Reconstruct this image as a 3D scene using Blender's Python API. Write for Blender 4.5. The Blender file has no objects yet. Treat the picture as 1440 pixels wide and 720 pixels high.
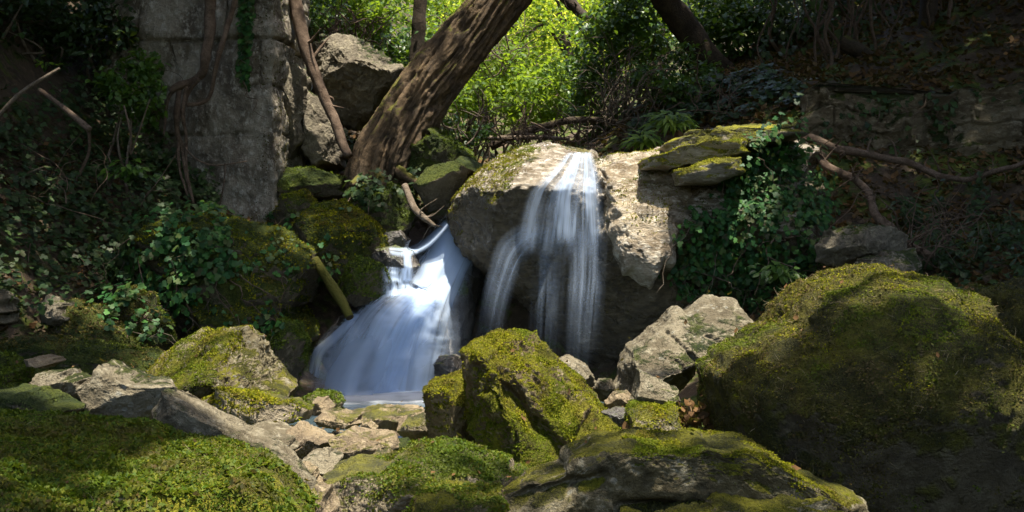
import bpy, math, random
import numpy as np
from mathutils import Vector
from mathutils.bvhtree import BVHTree

random.seed(7)
RNG = np.random.default_rng(7)
SC = bpy.context.scene
COL = SC.collection
F, CX, HY, CZ = 1544.0, 720.0, 360.0, 1.04      # focal length in photo pixels, image centre, eye height

def P(px, py, Y):
    return np.array([(px-CX)/F*Y, Y, CZ-(py-HY)/F*Y])

# ------------------------------------------------------------------ noise
_pr = np.random.default_rng(3)
_perm = _pr.permutation(256); _perm = np.concatenate([_perm, _perm, _perm])
_grad = _pr.normal(size=(256, 3)); _grad /= np.linalg.norm(_grad, axis=1)[:, None]

def noise(p):
    p = np.asarray(p, float); i = np.floor(p).astype(int); f = p-i; i &= 255
    u = f*f*f*(f*(f*6-15)+10)
    out = 0
    for dx in (0, 1):
        for dy in (0, 1):
            for dz in (0, 1):
                h = _perm[_perm[_perm[(i[:, 0]+dx) & 255]+((i[:, 1]+dy) & 255)]+((i[:, 2]+dz) & 255)]
                g = _grad[h]
                d = g[:, 0]*(f[:, 0]-dx)+g[:, 1]*(f[:, 1]-dy)+g[:, 2]*(f[:, 2]-dz)
                w = (u[:, 0] if dx else 1-u[:, 0])*(u[:, 1] if dy else 1-u[:, 1])*(u[:, 2] if dz else 1-u[:, 2])
                out = out+w*d
    return out*1.5

def fbm(p, octs=4, gain=.5):
    p = np.asarray(p, float); a, s = 1.0, 0
    for k in range(octs):
        s = s+a*noise(p+k*17.3); p = p*2.03; a *= gain
    return s

def ridge(p, octs=3):
    p = np.asarray(p, float); a, s = 1.0, 0
    for k in range(octs):
        s = s+a*(1-np.abs(noise(p+k*11.7))*2.2); p = p*2.1; a *= .5
    return s/1.75

def sstep(a, b, x):
    t = np.clip((x-a)/(b-a), 0, 1); return t*t*(3-2*t)

# ------------------------------------------------------------------ mesh building
def mk(name, V, faces, mat, parent=None, origin=None, smooth=True, uv=None):
    V = np.asarray(V, float)
    if origin is None:
        origin = np.array([(V[:, 0].min()+V[:, 0].max())/2, (V[:, 1].min()+V[:, 1].max())/2, V[:, 2].min()])
    me = bpy.data.meshes.new(name)
    if not isinstance(faces, (list, tuple)): faces = [faces]
    faces = [np.asarray(f, np.int32) for f in faces if len(f)]
    me.vertices.add(len(V)); me.vertices.foreach_set('co', (V-origin).astype(np.float32).ravel())
    loops = np.concatenate([f.ravel() for f in faces])
    tot = np.concatenate([np.full(len(f), f.shape[1], np.int32) for f in faces])
    st = np.concatenate([[0], np.cumsum(tot)[:-1]]).astype(np.int32)
    me.loops.add(len(loops)); me.loops.foreach_set('vertex_index', loops)
    me.polygons.add(len(tot)); me.polygons.foreach_set('loop_start', st)
    me.polygons.foreach_set('use_smooth', np.full(len(tot), smooth, bool))
    if uv is not None:
        l = me.uv_layers.new(name='UVMap'); l.data.foreach_set('uv', np.asarray(uv, np.float32)[loops].ravel())
    me.update(calc_edges=True)
    me.materials.append(mat)
    o = bpy.data.objects.new(name, me); COL.objects.link(o)
    if parent is not None:
        o.parent = parent
        o.location = Vector(origin)-Vector(WORLD[parent.name])
    else:
        o.location = origin
    WORLD[o.name] = tuple(origin)
    return o

WORLD = {}

def empty(name, loc):
    o = bpy.data.objects.new(name, None); COL.objects.link(o); o.location = loc; WORLD[o.name] = tuple(loc)
    o.empty_display_size = .1
    return o

def tag(o, label=None, cat=None, group=None, kind=None):
    if label: o['label'] = label
    if cat: o['category'] = cat
    if group: o['group'] = group
    if kind: o['kind'] = kind
    return o

class Acc:
    def __init__(s): s.V = []; s.F = {}; s.n = 0
    def add(s, V, faces):
        if not isinstance(faces, (list, tuple)): faces = [faces]
        for f in faces:
            f = np.asarray(f)
            s.F.setdefault(f.shape[1], []).append(f+s.n)
        s.V.append(np.asarray(V)); s.n += len(V)
    def mk(s, name, mat, parent=None, origin=None, smooth=True):
        return mk(name, np.concatenate(s.V), [np.concatenate(v) for v in s.F.values()], mat, parent, origin, smooth)

def tube(pts, radii, sides=8, wob=0.0, rough=0.0, seed=0, spu=None, cap=True):
    pts = np.asarray(pts, float); n = len(pts)
    radii = np.broadcast_to(np.asarray(radii, float), (n,)) if np.ndim(radii) else np.full(n, radii)
    if spu:      # resample as a smooth curve
        pts, radii = resample(pts, radii, spu); n = len(pts)
    if wob:
        q = pts*3+seed*7.7
        pts = pts+wob*np.stack([noise(q), noise(q+31), noise(q+57)], 1)
    T = np.gradient(pts, axis=0); T /= np.linalg.norm(T, axis=1)[:, None]+1e-9
    ref = np.array([0, 0, 1.]) if abs(T[0, 2]) < .9 else np.array([1., 0, 0])
    N = np.cross(T[0], ref); N /= np.linalg.norm(N)
    Ns = []
    for i in range(n):
        N = N-T[i]*np.dot(N, T[i]); N /= np.linalg.norm(N)+1e-9; Ns.append(N)
    Ns = np.array(Ns); B = np.cross(T, Ns)
    a = np.linspace(0, 2*np.pi, sides, endpoint=False)
    ring = np.cos(a)[None, :, None]*Ns[:, None]+np.sin(a)[None, :, None]*B[:, None]
    V = pts[:, None]+ring*radii[:, None, None]
    if rough:
        v = V.reshape(-1, 3); d = fbm(v*6+seed, 3)*rough
        V = V+ring*d.reshape(n, sides)[:, :, None]*radii[:, None, None]
    V = V.reshape(-1, 3)
    i, j = np.meshgrid(np.arange(n-1), np.arange(sides), indexing='ij')
    i = i.ravel(); j = j.ravel(); k = (j+1) % sides
    Fq = np.stack([i*sides+j, i*sides+k, (i+1)*sides+k, (i+1)*sides+j], 1)
    if cap:
        V = np.concatenate([V, pts[:1], pts[-1:]]); m = n*sides
        jj = np.arange(sides); kk = (jj+1) % sides
        c1 = np.stack([np.full(sides, m), kk, jj], 1)
        c2 = np.stack([np.full(sides, m+1), (n-1)*sides+jj, (n-1)*sides+kk], 1)
        return V, [Fq, np.concatenate([c1, c2])]
    return V, [Fq]

def resample(pts, radii, m):
    n = len(pts); t = np.linspace(0, n-1, m); i = np.clip(t.astype(int), 0, n-2); f = t-i
    p0 = pts[np.maximum(i-1, 0)]; p1 = pts[i]; p2 = pts[i+1]; p3 = pts[np.minimum(i+2, n-1)]
    f = f[:, None]
    c = .5*((2*p1)+(-p0+p2)*f+(2*p0-5*p1+4*p2-p3)*f**2+(-p0+3*p1-3*p2+p3)*f**3)
    r = np.interp(t, np.arange(n), radii)
    return c, r

def norms(V, Ft):
    a, b, c = V[Ft[:, 0]], V[Ft[:, 1]], V[Ft[:, 2]]
    fn = np.cross(b-a, c-a); N = np.zeros_like(V)
    for k in range(3): np.add.at(N, Ft[:, k], fn)
    N /= np.linalg.norm(N, axis=1)[:, None]+1e-12
    return N, fn

# ------------------------------------------------------------------ leaves
def unit(v): return v/(np.linalg.norm(v, axis=-1, keepdims=True)+1e-9)

TEMPL = {
 'ovate': (np.array([[0, 0, 0], [-.26, .3, .07], [-.24, .62, .05], [0, 1, -.1], [.24, .62, .05], [.26, .3, .07], [0, .45, 0]]),
           [np.array([[0, 6, 2, 1], [6, 3, 2, 2], [0, 5, 4, 6], [6, 4, 3, 3]])[[0, 2]], np.array([[6, 3, 2], [6, 4, 3]])]),
 'ivy': (np.array([[0, 0, 0], [-.28, -.12, .03], [-.52, .2, .0], [-.26, .42, .05], [-.38, .68, 0], [0, 1, -.08],
                   [.38, .68, 0], [.26, .42, .05], [.52, .2, 0], [.28, -.12, .03], [0, .42, 0]]),
         [np.array([[0, 10, 2, 1], [0, 9, 8, 10], [10, 3, 2, 2], [10, 5, 4, 3], [10, 7, 6, 5]])[[0, 1, 3, 4]],
          np.array([[10, 3, 2], [10, 8, 7]])]),
 'blade': (np.array([[-.13, 0, 0], [.13, 0, 0], [.1, .55, .12], [-.1, .55, .12], [0, 1, .0]]), [np.array([[0, 1, 2, 3]]), np.array([[3, 2, 4]])]),
 'moss': (np.array([[0, 0, 0], [.3, .45, .1], [0, 1, .0], [-.3, .45, .1]]), [np.array([[0, 1, 2, 3]])]),
 'dead': (np.array([[0, 0, 0], [-.3, .3, .2], [-.22, .7, .16], [0, 1, .25], [.25, .65, -.02], [.3, .3, .12], [0, .45, -.02]]),
          [np.array([[0, 6, 2, 1], [0, 5, 4, 6]]), np.array([[6, 3, 2], [6, 4, 3]])]),
 'clump': (np.array([[0, 0, 0], [-.35, .1, .1], [-.2, .35, 0], [-.5, .6, .12], [-.1, .65, 0], [0, 1, .1], [.15, .6, 0], [.5, .7, -.1], [.25, .35, 0], [.4, .1, .1]]),
           [np.array([[0, 2, 1], [2, 4, 3], [4, 6, 5], [6, 8, 7], [8, 0, 9], [0, 8, 2], [2, 8, 4], [4, 8, 6]])]),
}

def scatter(kind, pos, nrm, tip, size, width=1.0):
    T, Fs = TEMPL[kind]
    pos = np.asarray(pos); N = len(pos); z = unit(nrm)
    y = tip-z*np.sum(tip*z, 1, keepdims=True); y = unit(y); x = np.cross(y, z)
    s = np.broadcast_to(np.asarray(size, float), (N,))
    R = np.stack([x*np.asarray(width).reshape(-1, 1) if np.ndim(width) else x*width, y, z], 1)     # N,3,3
    V = np.einsum('ka,nab->nkb', T, R)*s[:, None, None]+pos[:, None]
    K = len(T)
    out = [(f[None]+(np.arange(N)*K)[:, None, None]).reshape(-1, f.shape[1]) for f in Fs]
    return V.reshape(-1, 3), out

def rdir(n, rng=RNG):
    return unit(rng.normal(size=(n, 3)))

# ------------------------------------------------------------------ materials
class NT:
    def __init__(s, name):
        s.m = bpy.data.materials.new(name); s.m.use_nodes = True; s.t = s.m.node_tree; s.t.nodes.clear()
        s.out = s.n('ShaderNodeOutputMaterial')
    def n(s, typ, **kw):
        nd = s.t.nodes.new(typ)
        for k, v in kw.items():
            if k.startswith('_'): setattr(nd, k[1:], v)
            else: s.set(nd, k, v)
        return nd
    def set(s, nd, k, v):
        key = int(k[1:]) if k[0] == 'i' and k[1:].isdigit() else k.replace('_', ' ')
        inp = nd.inputs[key]
        if hasattr(v, 'is_output'): s.t.links.new(v, inp)
        elif hasattr(v, 'outputs'): s.t.links.new(v.outputs[0], inp)
        else:
            if isinstance(v, tuple) and len(v) == 3 and inp.type == 'RGBA': v = (*v, 1)
            inp.default_value = v
    def math(s, op, a, b=None, clamp=False):
        nd = s.n('ShaderNodeMath', _operation=op, _use_clamp=clamp); s.set(nd, 'i0', a)
        if b is not None: s.set(nd, 'i1', b)
        return nd.outputs[0]
    def mr(s, v, a, b, c=0., d=1.):
        nd = s.n('ShaderNodeMapRange', _interpolation_type='SMOOTHSTEP'); s.set(nd, 'Value', v)
        nd.inputs[1].default_value = a; nd.inputs[2].default_value = b; nd.inputs[3].default_value = c; nd.inputs[4].default_value = d
        return nd.outputs[0]
    def mix(s, f, a, b):
        nd = s.n('ShaderNodeMix', _data_type='RGBA'); s.set(nd, 'i0', f)
        for k, v in ((6, a), (7, b)): s.set(nd, 'i%d' % k, v)
        return nd.outputs[2]
    def noise(s, vec, scale, detail=4, rough=.55, w=None):
        nd = s.n('ShaderNodeTexNoise', Scale=scale, Detail=detail, Roughness=rough); s.set(nd, 'Vector', vec)
        return nd.outputs[0]
    def surf(s, sh): s.t.links.new(sh.outputs[0] if hasattr(sh, 'outputs') else sh, s.out.inputs['Surface'])

def rock_mat(name, c1, c2, c3, moss=.5, mossc=((.055, .07, .006), (.15, .15, .012)), wet=0., bump=.5, lichen=0., stretch=(1, 1, 1), thr=.35, spec=.3, side=None):
    """bare rock c1..c3 with moss on faces turned up (moss = how much)"""
    N = NT(name); g = N.n('ShaderNodeNewGeometry'); pos = g.outputs['Position']
    if stretch != (1, 1, 1):
        mp = N.n('ShaderNodeMapping'); mp.inputs['Scale'].default_value = stretch; N.set(mp, 'Vector', pos); vec = mp.outputs[0]
    else: vec = pos
    n1 = N.noise(vec, 3.5, 6); n2 = N.noise(vec, 17, 6, .65); n3 = N.noise(vec, 70, 4, .7)
    col = N.mix(N.mr(n1, .38, .62), c1, c2)
    col = N.mix(N.mr(n2, .48, .68), col, c3)
    col = N.mix(N.mr(n3, .5, .75, 0, .55), col, tuple(x*.35 for x in c1))
    if side:        # steep and undercut faces: naturally browner rock, darkened further to paint in shade
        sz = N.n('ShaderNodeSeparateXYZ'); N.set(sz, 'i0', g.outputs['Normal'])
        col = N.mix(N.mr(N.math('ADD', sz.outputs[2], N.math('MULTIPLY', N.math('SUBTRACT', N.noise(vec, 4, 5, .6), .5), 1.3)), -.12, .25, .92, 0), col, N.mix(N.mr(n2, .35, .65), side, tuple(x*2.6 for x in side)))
    if lichen:
        v = N.n('ShaderNodeTexVoronoi', Scale=26.0); N.set(v, 'Vector', vec)
        m = N.math('MULTIPLY', N.mr(v.outputs['Distance'], .22, .34, 1, 0), N.mr(N.noise(vec, 5, 3), .5, .6))
        col = N.mix(N.math('MULTIPLY', m, lichen), col, (.42, .42, .36))
    rough = .85
    b1 = N.math('ADD', N.math('MULTIPLY', n2, 1.0), N.math('MULTIPLY', n3, .6))
    if moss > 0:
        sx = N.n('ShaderNodeSeparateXYZ'); N.set(sx, 'i0', g.outputs['Normal'])
        big = N.noise(pos, 2.2, 5, .6); med = N.noise(pos, 11, 4, .6)
        k = N.math('ADD', N.math('MULTIPLY', sx.outputs[2], .55), N.math('ADD', N.math('MULTIPLY', big, 1.5), N.math('MULTIPLY', med, .7)))
        mask = N.mr(k, 1.75-moss, 1.95-moss)
        mn = N.noise(pos, 45, 3, .7); mf = N.noise(pos, 130, 3, .7)
        mc = N.mix(N.mr(N.noise(pos, 6, 4), .4, .62), mossc[0], mossc[1])
        mc = N.mix(N.mr(mn, .42, .7, 0, .6), mc, tuple(x*.4 for x in mossc[0]))
        mc = N.mix(N.mr(mf, .5, .72, 0, .5), mc, tuple(min(1, x*1.5) for x in mossc[1]))
        col = N.mix(mask, col, mc)
        b1 = N.math('ADD', b1, N.math('MULTIPLY', mask, N.math('ADD', N.math('MULTIPLY', mn, 1.3), N.math('MULTIPLY', mf, 1.2))))
    bp = N.n('ShaderNodeBump', Strength=bump, Distance=.03); N.set(bp, 'Height', b1)
    pb = N.n('ShaderNodeBsdfPrincipled'); N.set(pb, 'Base Color', col); N.set(pb, 'Normal', bp.outputs[0])
    pb.inputs['Specular IOR Level'].default_value = spec
    if wet > 0:
        w = N.mr(N.noise(pos, 4, 4), .40, .58); N.set(pb, 'Roughness', N.mr(w, 0, 1, .8, .8-.6*wet))
        pb.inputs['Specular IOR Level'].default_value = .6
    else: pb.inputs['Roughness'].default_value = rough
    N.surf(pb); return N.m

def leaf_mat(name, cols, trans=.35, rough=.45, spec=.4, tcol=None, patch=None):
    N = NT(name); g = N.n('ShaderNodeNewGeometry')
    r = N.n('ShaderNodeValToRGB'); N.set(r, 'Fac', g.outputs['Random Per Island'])
    cr = r.color_ramp; cr.elements[0].color = (*cols[0], 1); cr.elements[-1].color = (*cols[-1], 1)
    for i, c in enumerate(cols[1:-1]):
        e = cr.elements.new((i+1)/(len(cols)-1)); e.color = (*c, 1)
    rc = r.outputs[0]
    if patch:       # patches of older, browner growth
        rc = N.mix(N.mr(N.noise(g.outputs['Position'], 5.5, 5, .6), .48, .64, 0, .75), rc, N.mix(g.outputs['Random Per Island'], tuple(x*.35 for x in patch), patch))
        rc = N.mix(N.mr(N.noise(g.outputs['Position'], 2.6, 4, .55), .50, .62, 0, .6), rc, N.mix(g.outputs['Random Per Island'], (.02, .045, .005), (.09, .15, .010)))
    pb = N.n('ShaderNodeBsdfPrincipled', Roughness=rough); N.set(pb, 'Base Color', rc); pb.inputs['Specular IOR Level'].default_value = spec
    if trans > 0:
        tr = N.n('ShaderNodeBsdfTranslucent'); N.set(tr, 'Color', N.mix(.35 if tcol is None else .7, rc, tcol or (.22, .30, .01)))
        mx = N.n('ShaderNodeMixShader'); mx.inputs[0].default_value = trans
        N.t.links.new(pb.outputs[0], mx.inputs[1]); N.t.links.new(tr.outputs[0], mx.inputs[2]); N.surf(mx)
    else: N.surf(pb)
    return N.m

def bark_mat(name, c1, c2, moss=0., scale=1.0):
    N = NT(name); g = N.n('ShaderNodeNewGeometry'); pos = g.outputs['Position']
    n1 = N.noise(pos, 8*scale, 5, .65); n2 = N.noise(pos, 45*scale, 5, .7)
    col = N.mix(N.mr(n1, .35, .65), c1, c2); col = N.mix(N.mr(n2, .45, .7, 0, .6), col, tuple(x*.35 for x in c1))
    if moss:
        sx = N.n('ShaderNodeSeparateXYZ'); N.set(sx, 'i0', g.outputs['Normal'])
        k = N.math('ADD', N.math('MULTIPLY', sx.outputs[2], .6), N.math('MULTIPLY', N.noise(pos, 5, 5), 1.3))
        col = N.mix(N.mr(k, 1.25-moss, 1.5-moss, 0, .85), col, (.085, .085, .012))
    bp = N.n('ShaderNodeBump', Strength=.7, Distance=.02); N.set(bp, 'Height', N.math('ADD', n1, n2))
    pb = N.n('ShaderNodeBsdfPrincipled', Roughness=.9); N.set(pb, 'Base Color', col); N.set(pb, 'Normal', bp.outputs[0]); pb.inputs['Specular IOR Level'].default_value = .2
    N.surf(pb); return N.m

def water_mat(name, ku, kv, lo, hi, amax, edge=1.0, seed=0., vin=.06, vout=.08, col=(.62, .76, .98)):
    """silky fast water: white aerated film, streaked along the flow, thin at its edges"""
    N = NT(name); uv = N.n('ShaderNodeUVMap'); sx = N.n('ShaderNodeSeparateXYZ'); N.set(sx, 'i0', uv.outputs[0])
    u, v = sx.outputs[0], sx.outputs[1]
    mp = N.n('ShaderNodeMapping'); mp.inputs['Scale'].default_value = (ku, kv, 1); mp.inputs['Location'].default_value = (seed*3.1, seed*1.7, seed); N.set(mp, 'Vector', uv.outputs[0])
    n1 = N.noise(mp.outputs[0], 1.0, 3, .55)
    mp2 = N.n('ShaderNodeMapping'); mp2.inputs['Scale'].default_value = (ku*4, kv*.9, 1); mp2.inputs['Location'].default_value = (seed*5.1, seed, 3); N.set(mp2, 'Vector', uv.outputs[0])
    n2 = N.noise(mp2.outputs[0], 1.0, 2, .5)
    s = N.mr(N.math('ADD', N.math('MULTIPLY', n1, .72), N.math('MULTIPLY', n2, .28)), lo, hi)
    e = N.math('MULTIPLY', N.math('MULTIPLY', u, N.math('SUBTRACT', 1.0, u)), 4.0)
    e = N.mr(e, 0.0, edge)
    f = N.math('MULTIPLY', N.mr(v, 0.0, vin), N.mr(v, 1-vout, 1.0, 1, 0))
    a = N.math('MULTIPLY', N.math('MULTIPLY', s, e), N.math('MULTIPLY', f, amax))
    d = N.n('ShaderNodeBsdfDiffuse'); N.set(d, 'Color', col)
    t = N.n('ShaderNodeBsdfTranslucent'); N.set(t, 'Color', col)
    m1 = N.n('ShaderNodeMixShader'); m1.inputs[0].default_value = .45; N.t.links.new(d.outputs[0], m1.inputs[1]); N.t.links.new(t.outputs[0], m1.inputs[2])
    tp = N.n('ShaderNodeBsdfTransparent')
    m2 = N.n('ShaderNodeMixShader'); N.set(m2, 'i0', a); N.t.links.new(tp.outputs[0], m2.inputs[1]); N.t.links.new(m1.outputs[0], m2.inputs[2])
    N.surf(m2); return N.m

M = {}
MOSSY = ((.055, .055, .003), (.185, .175, .006))
MOSSG = ((.030, .050, .005), (.085, .105, .010))
M['boulder'] = rock_mat('mossy_boulder_rock', (.085, .06, .028), (.16, .12, .06), (.25, .205, .125), .68, MOSSY, bump=.8)
M['rightb'] = rock_mat('right_boulder_rock', (.055, .042, .024), (.095, .075, .042), (.12, .10, .06), .95, ((.05, .05, .007), (.14, .13, .012)), bump=1.2)
M['dark'] = rock_mat('dark_bank_rock', (.07, .055, .034), (.11, .09, .055), (.15, .125, .08), .80, MOSSG, bump=1.0)
M['grey'] = rock_mat('grey_rock', (.12, .098, .06), (.225, .193, .128), (.30, .265, .185), .14, MOSSG, lichen=.4, bump=1.2)
M['tan'] = rock_mat('tan_stream_stone', (.12, .085, .045), (.24, .18, .10), (.34, .27, .165), .14, MOSSY, bump=1.0, wet=.45)
M['tanm'] = rock_mat('tan_mossy_stone', (.13, .10, .055), (.24, .19, .115), (.32, .27, .18), .5, MOSSY, bump=1.0, wet=.3)
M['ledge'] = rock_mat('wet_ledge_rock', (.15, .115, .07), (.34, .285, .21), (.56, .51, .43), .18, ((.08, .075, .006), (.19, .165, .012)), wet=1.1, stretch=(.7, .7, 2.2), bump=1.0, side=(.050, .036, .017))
M['wet'] = rock_mat('wet_dark_rock', (.035, .03, .026), (.07, .06, .05), (.10, .09, .075), .2, MOSSG, wet=.9)
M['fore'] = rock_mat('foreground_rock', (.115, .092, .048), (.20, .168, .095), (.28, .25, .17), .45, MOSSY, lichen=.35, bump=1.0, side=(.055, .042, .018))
M['slab'] = rock_mat('layered_slab_rock', (.16, .135, .09), (.25, .215, .16), (.33, .30, .24), .75, MOSSY, stretch=(.5, .5, 3))
M['wall'] = rock_mat('old_masonry', (.12, .098, .07), (.31, .27, .205), (.45, .41, .34), .16, MOSSG, stretch=(1.2, 1.2, .9), lichen=.5, bump=1.2)
M['ruin'] = rock_mat('ruined_wall_stone', (.10, .075, .04), (.20, .16, .095), (.29, .245, .16), .40, MOSSG, stretch=(.8, .8, 1.6), bump=1.2)
M['cliff'] = rock_mat('upper_boulder_rock', (.12, .10, .07), (.18, .155, .11), (.27, .235, .16), .25, MOSSG, bump=1.0)
M['soil'] = rock_mat('forest_soil', (.04, .027, .016), (.07, .048, .028), (.11, .075, .045), .30, MOSSG)
M['moss_y'] = leaf_mat('yellow_green_moss', [(.045, .05, .004), (.165, .17, .006), (.30, .28, .009), (.11, .13, .006), (.24, .225, .008), (.09, .055, .014), (.17, .19, .010), (.13, .08, .02)], .3, .7, .1, patch=(.12, .085, .025))
M['moss_g'] = leaf_mat('green_moss', [(.028, .05, .005), (.065, .10, .008), (.12, .15, .012), (.05, .09, .01)], .3, .6, .2)
M['moss_f'] = leaf_mat('leafy_foreground_moss', [(.025, .045, .005), (.06, .10, .008), (.16, .17, .012), (.045, .09, .008), (.10, .12, .010), (.07, .045, .015)], .3, .6, .15, patch=(.11, .075, .025))
M['moss_d'] = leaf_mat('dim_moss', [(.012, .012, .004), (.09, .085, .012), (.045, .04, .008), (.17, .14, .05), (.02, .018, .006), (.10, .065, .025), (.13, .13, .015)], .2, .8, .1, patch=(.13, .09, .045))
M['straw'] = leaf_mat('dry_straw', [(.16, .12, .06), (.40, .33, .20), (.08, .05, .03), (.26, .20, .11)], .1, .8, .2)
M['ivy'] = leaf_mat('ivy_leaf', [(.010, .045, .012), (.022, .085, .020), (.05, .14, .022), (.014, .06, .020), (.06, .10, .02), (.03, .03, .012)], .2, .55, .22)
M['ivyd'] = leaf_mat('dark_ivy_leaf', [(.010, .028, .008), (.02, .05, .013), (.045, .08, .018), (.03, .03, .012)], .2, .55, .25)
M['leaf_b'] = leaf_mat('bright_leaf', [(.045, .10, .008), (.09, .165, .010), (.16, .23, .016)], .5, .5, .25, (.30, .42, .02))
M['leaf_y'] = leaf_mat('sunlit_glow_leaf', [(.20, .25, .012), (.30, .34, .02), (.40, .43, .04)], .65, .7, .05, (.72, .78, .10))  # leaf colour raised to paint in the sunlit glow of the far gap
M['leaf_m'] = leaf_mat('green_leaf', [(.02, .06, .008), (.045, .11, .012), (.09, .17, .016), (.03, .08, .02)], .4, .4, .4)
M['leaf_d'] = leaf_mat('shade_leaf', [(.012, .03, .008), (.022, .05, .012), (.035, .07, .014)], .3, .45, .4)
M['canopy'] = leaf_mat('shade_canopy_leaf', [(.018, .04, .008), (.035, .065, .010), (.05, .08, .012)], .18, .5, .3)
M['dead'] = leaf_mat('dead_leaf', [(.045, .025, .012), (.10, .052, .02), (.15, .085, .035), (.07, .04, .02), (.19, .125, .06)], .15, .8, .1)
M['bark'] = bark_mat('rough_bark', (.052, .038, .025), (.135, .092, .052), .35)
M['barkd'] = bark_mat('dark_bark', (.035, .027, .019), (.07, .052, .035), .2)
M['barkm'] = bark_mat('mossy_bark', (.05, .038, .022), (.09, .07, .04), .95)
M['twig'] = bark_mat('bare_twig', (.10, .075, .05), (.20, .16, .12), 0, 2)
M['root'] = bark_mat('brown_root', (.09, .06, .04), (.17, .12, .085), 0, 2)
M['white'] = rock_mat('white_scrap', (.62, .63, .66), (.7, .7, .72), (.75, .76, .78), 0)

# ------------------------------------------------------------------ rocks
import bmesh
_ico = {}
def ico(n):
    if n not in _ico:
        bm = bmesh.new(); bmesh.ops.create_icosphere(bm, subdivisions=n, radius=1.0)
        V = np.array([v.co[:] for v in bm.verts]); Fc = np.array([[v.index for v in f.verts] for f in bm.faces]); bm.free()
        _ico[n] = (V, Fc)
    return _ico[n]

GEO = {}
def outline(poly, Y, cen):
    """radius of a traced outline round its middle, in metres, at the distance Y"""
    pts = np.array([P(a, b, Y)[[0, 2]] for a, b in poly])
    c = P(cen[0], cen[1], Y)[[0, 2]] if cen else pts.mean(0)
    th = np.linspace(-np.pi, np.pi, 721); R = np.zeros(721)
    A, B = pts-c, np.roll(pts, -1, 0)-c
    for i, t in enumerate(th):
        d = np.array([math.cos(t), math.sin(t)]); e = B-A
        den = d[0]*e[:, 1]-d[1]*e[:, 0]; den = np.where(abs(den) < 1e-12, 1e-12, den)
        s = (A[:, 0]*e[:, 1]-A[:, 1]*e[:, 0])/den; q = (A[:, 0]*d[1]-A[:, 1]*d[0])/den
        ok = (q >= -1e-6) & (q <= 1+1e-6) & (s > 0)
        R[i] = s[ok].max() if ok.any() else .05
    return c, th, R

def rock(name, label, cat, poly, Y, depth, mat, seed=0, sub=6, e=.65, facets=7, cut=(.62, .9), tilt=0., over=None, amp=1., strata=0., cen=None,
         planes=(), back=None, moss=None, group=None, fine=1.0, grooves=()):
    c, th, R = outline(poly, Y, cen)
    pc = np.array(cen if cen else np.array(poly, float).mean(0), float); want = R/Y*F
    R = R.copy(); R0 = R.copy()
    for it in range(4):
        sb = sub if it == 3 else 5
        rng = np.random.default_rng(seed*13+5)
        n, Fc = ico(sb); V = _rock_shape(n, Fc, c, th, R, Y, depth, seed, e, facets, cut, tilt, over, amp if it == 3 else amp*.7, strata, planes, back, fine, rng, grooves)
        if it == 3: break
        # the traced outline is what the eye meets: widen or narrow the stone until it does
        q = np.stack([V[:, 0]/V[:, 1]*F+CX-pc[0], (V[:, 2]-CZ)/V[:, 1]*F-(HY-pc[1])], 1)
        ang = np.arctan2(q[:, 1], q[:, 0]); rad = np.hypot(q[:, 0], q[:, 1])
        nb = 72; bi = ((ang+np.pi)/(2*np.pi)*nb).astype(int) % nb; mx = np.zeros(nb); np.maximum.at(mx, bi, rad)
        bc = -np.pi+(np.arange(nb)+.5)/nb*2*np.pi
        ok = mx > 1; ext = np.concatenate([bc[ok]-2*np.pi, bc[ok], bc[ok]+2*np.pi])
        got = np.interp(th, ext, np.tile(mx[ok], 3))
        ratio = np.clip(want/np.maximum(got, 1), .55, 1.5); ratio[0] = ratio[-1]
        k = np.ones(9)/9; ratio = np.convolve(np.r_[ratio[-5:-1], ratio, ratio[1:5]], k, 'valid')
        R = np.clip(R*(ratio**.8), R0*.5, R0*1.4)
    o = mk(name, V, Fc, M[mat])
    tag(o, label, cat, group)
    GEO[o.name] = (V, Fc, o)
    o_moss(o, V, Fc, moss, rng)
    return o

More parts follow.
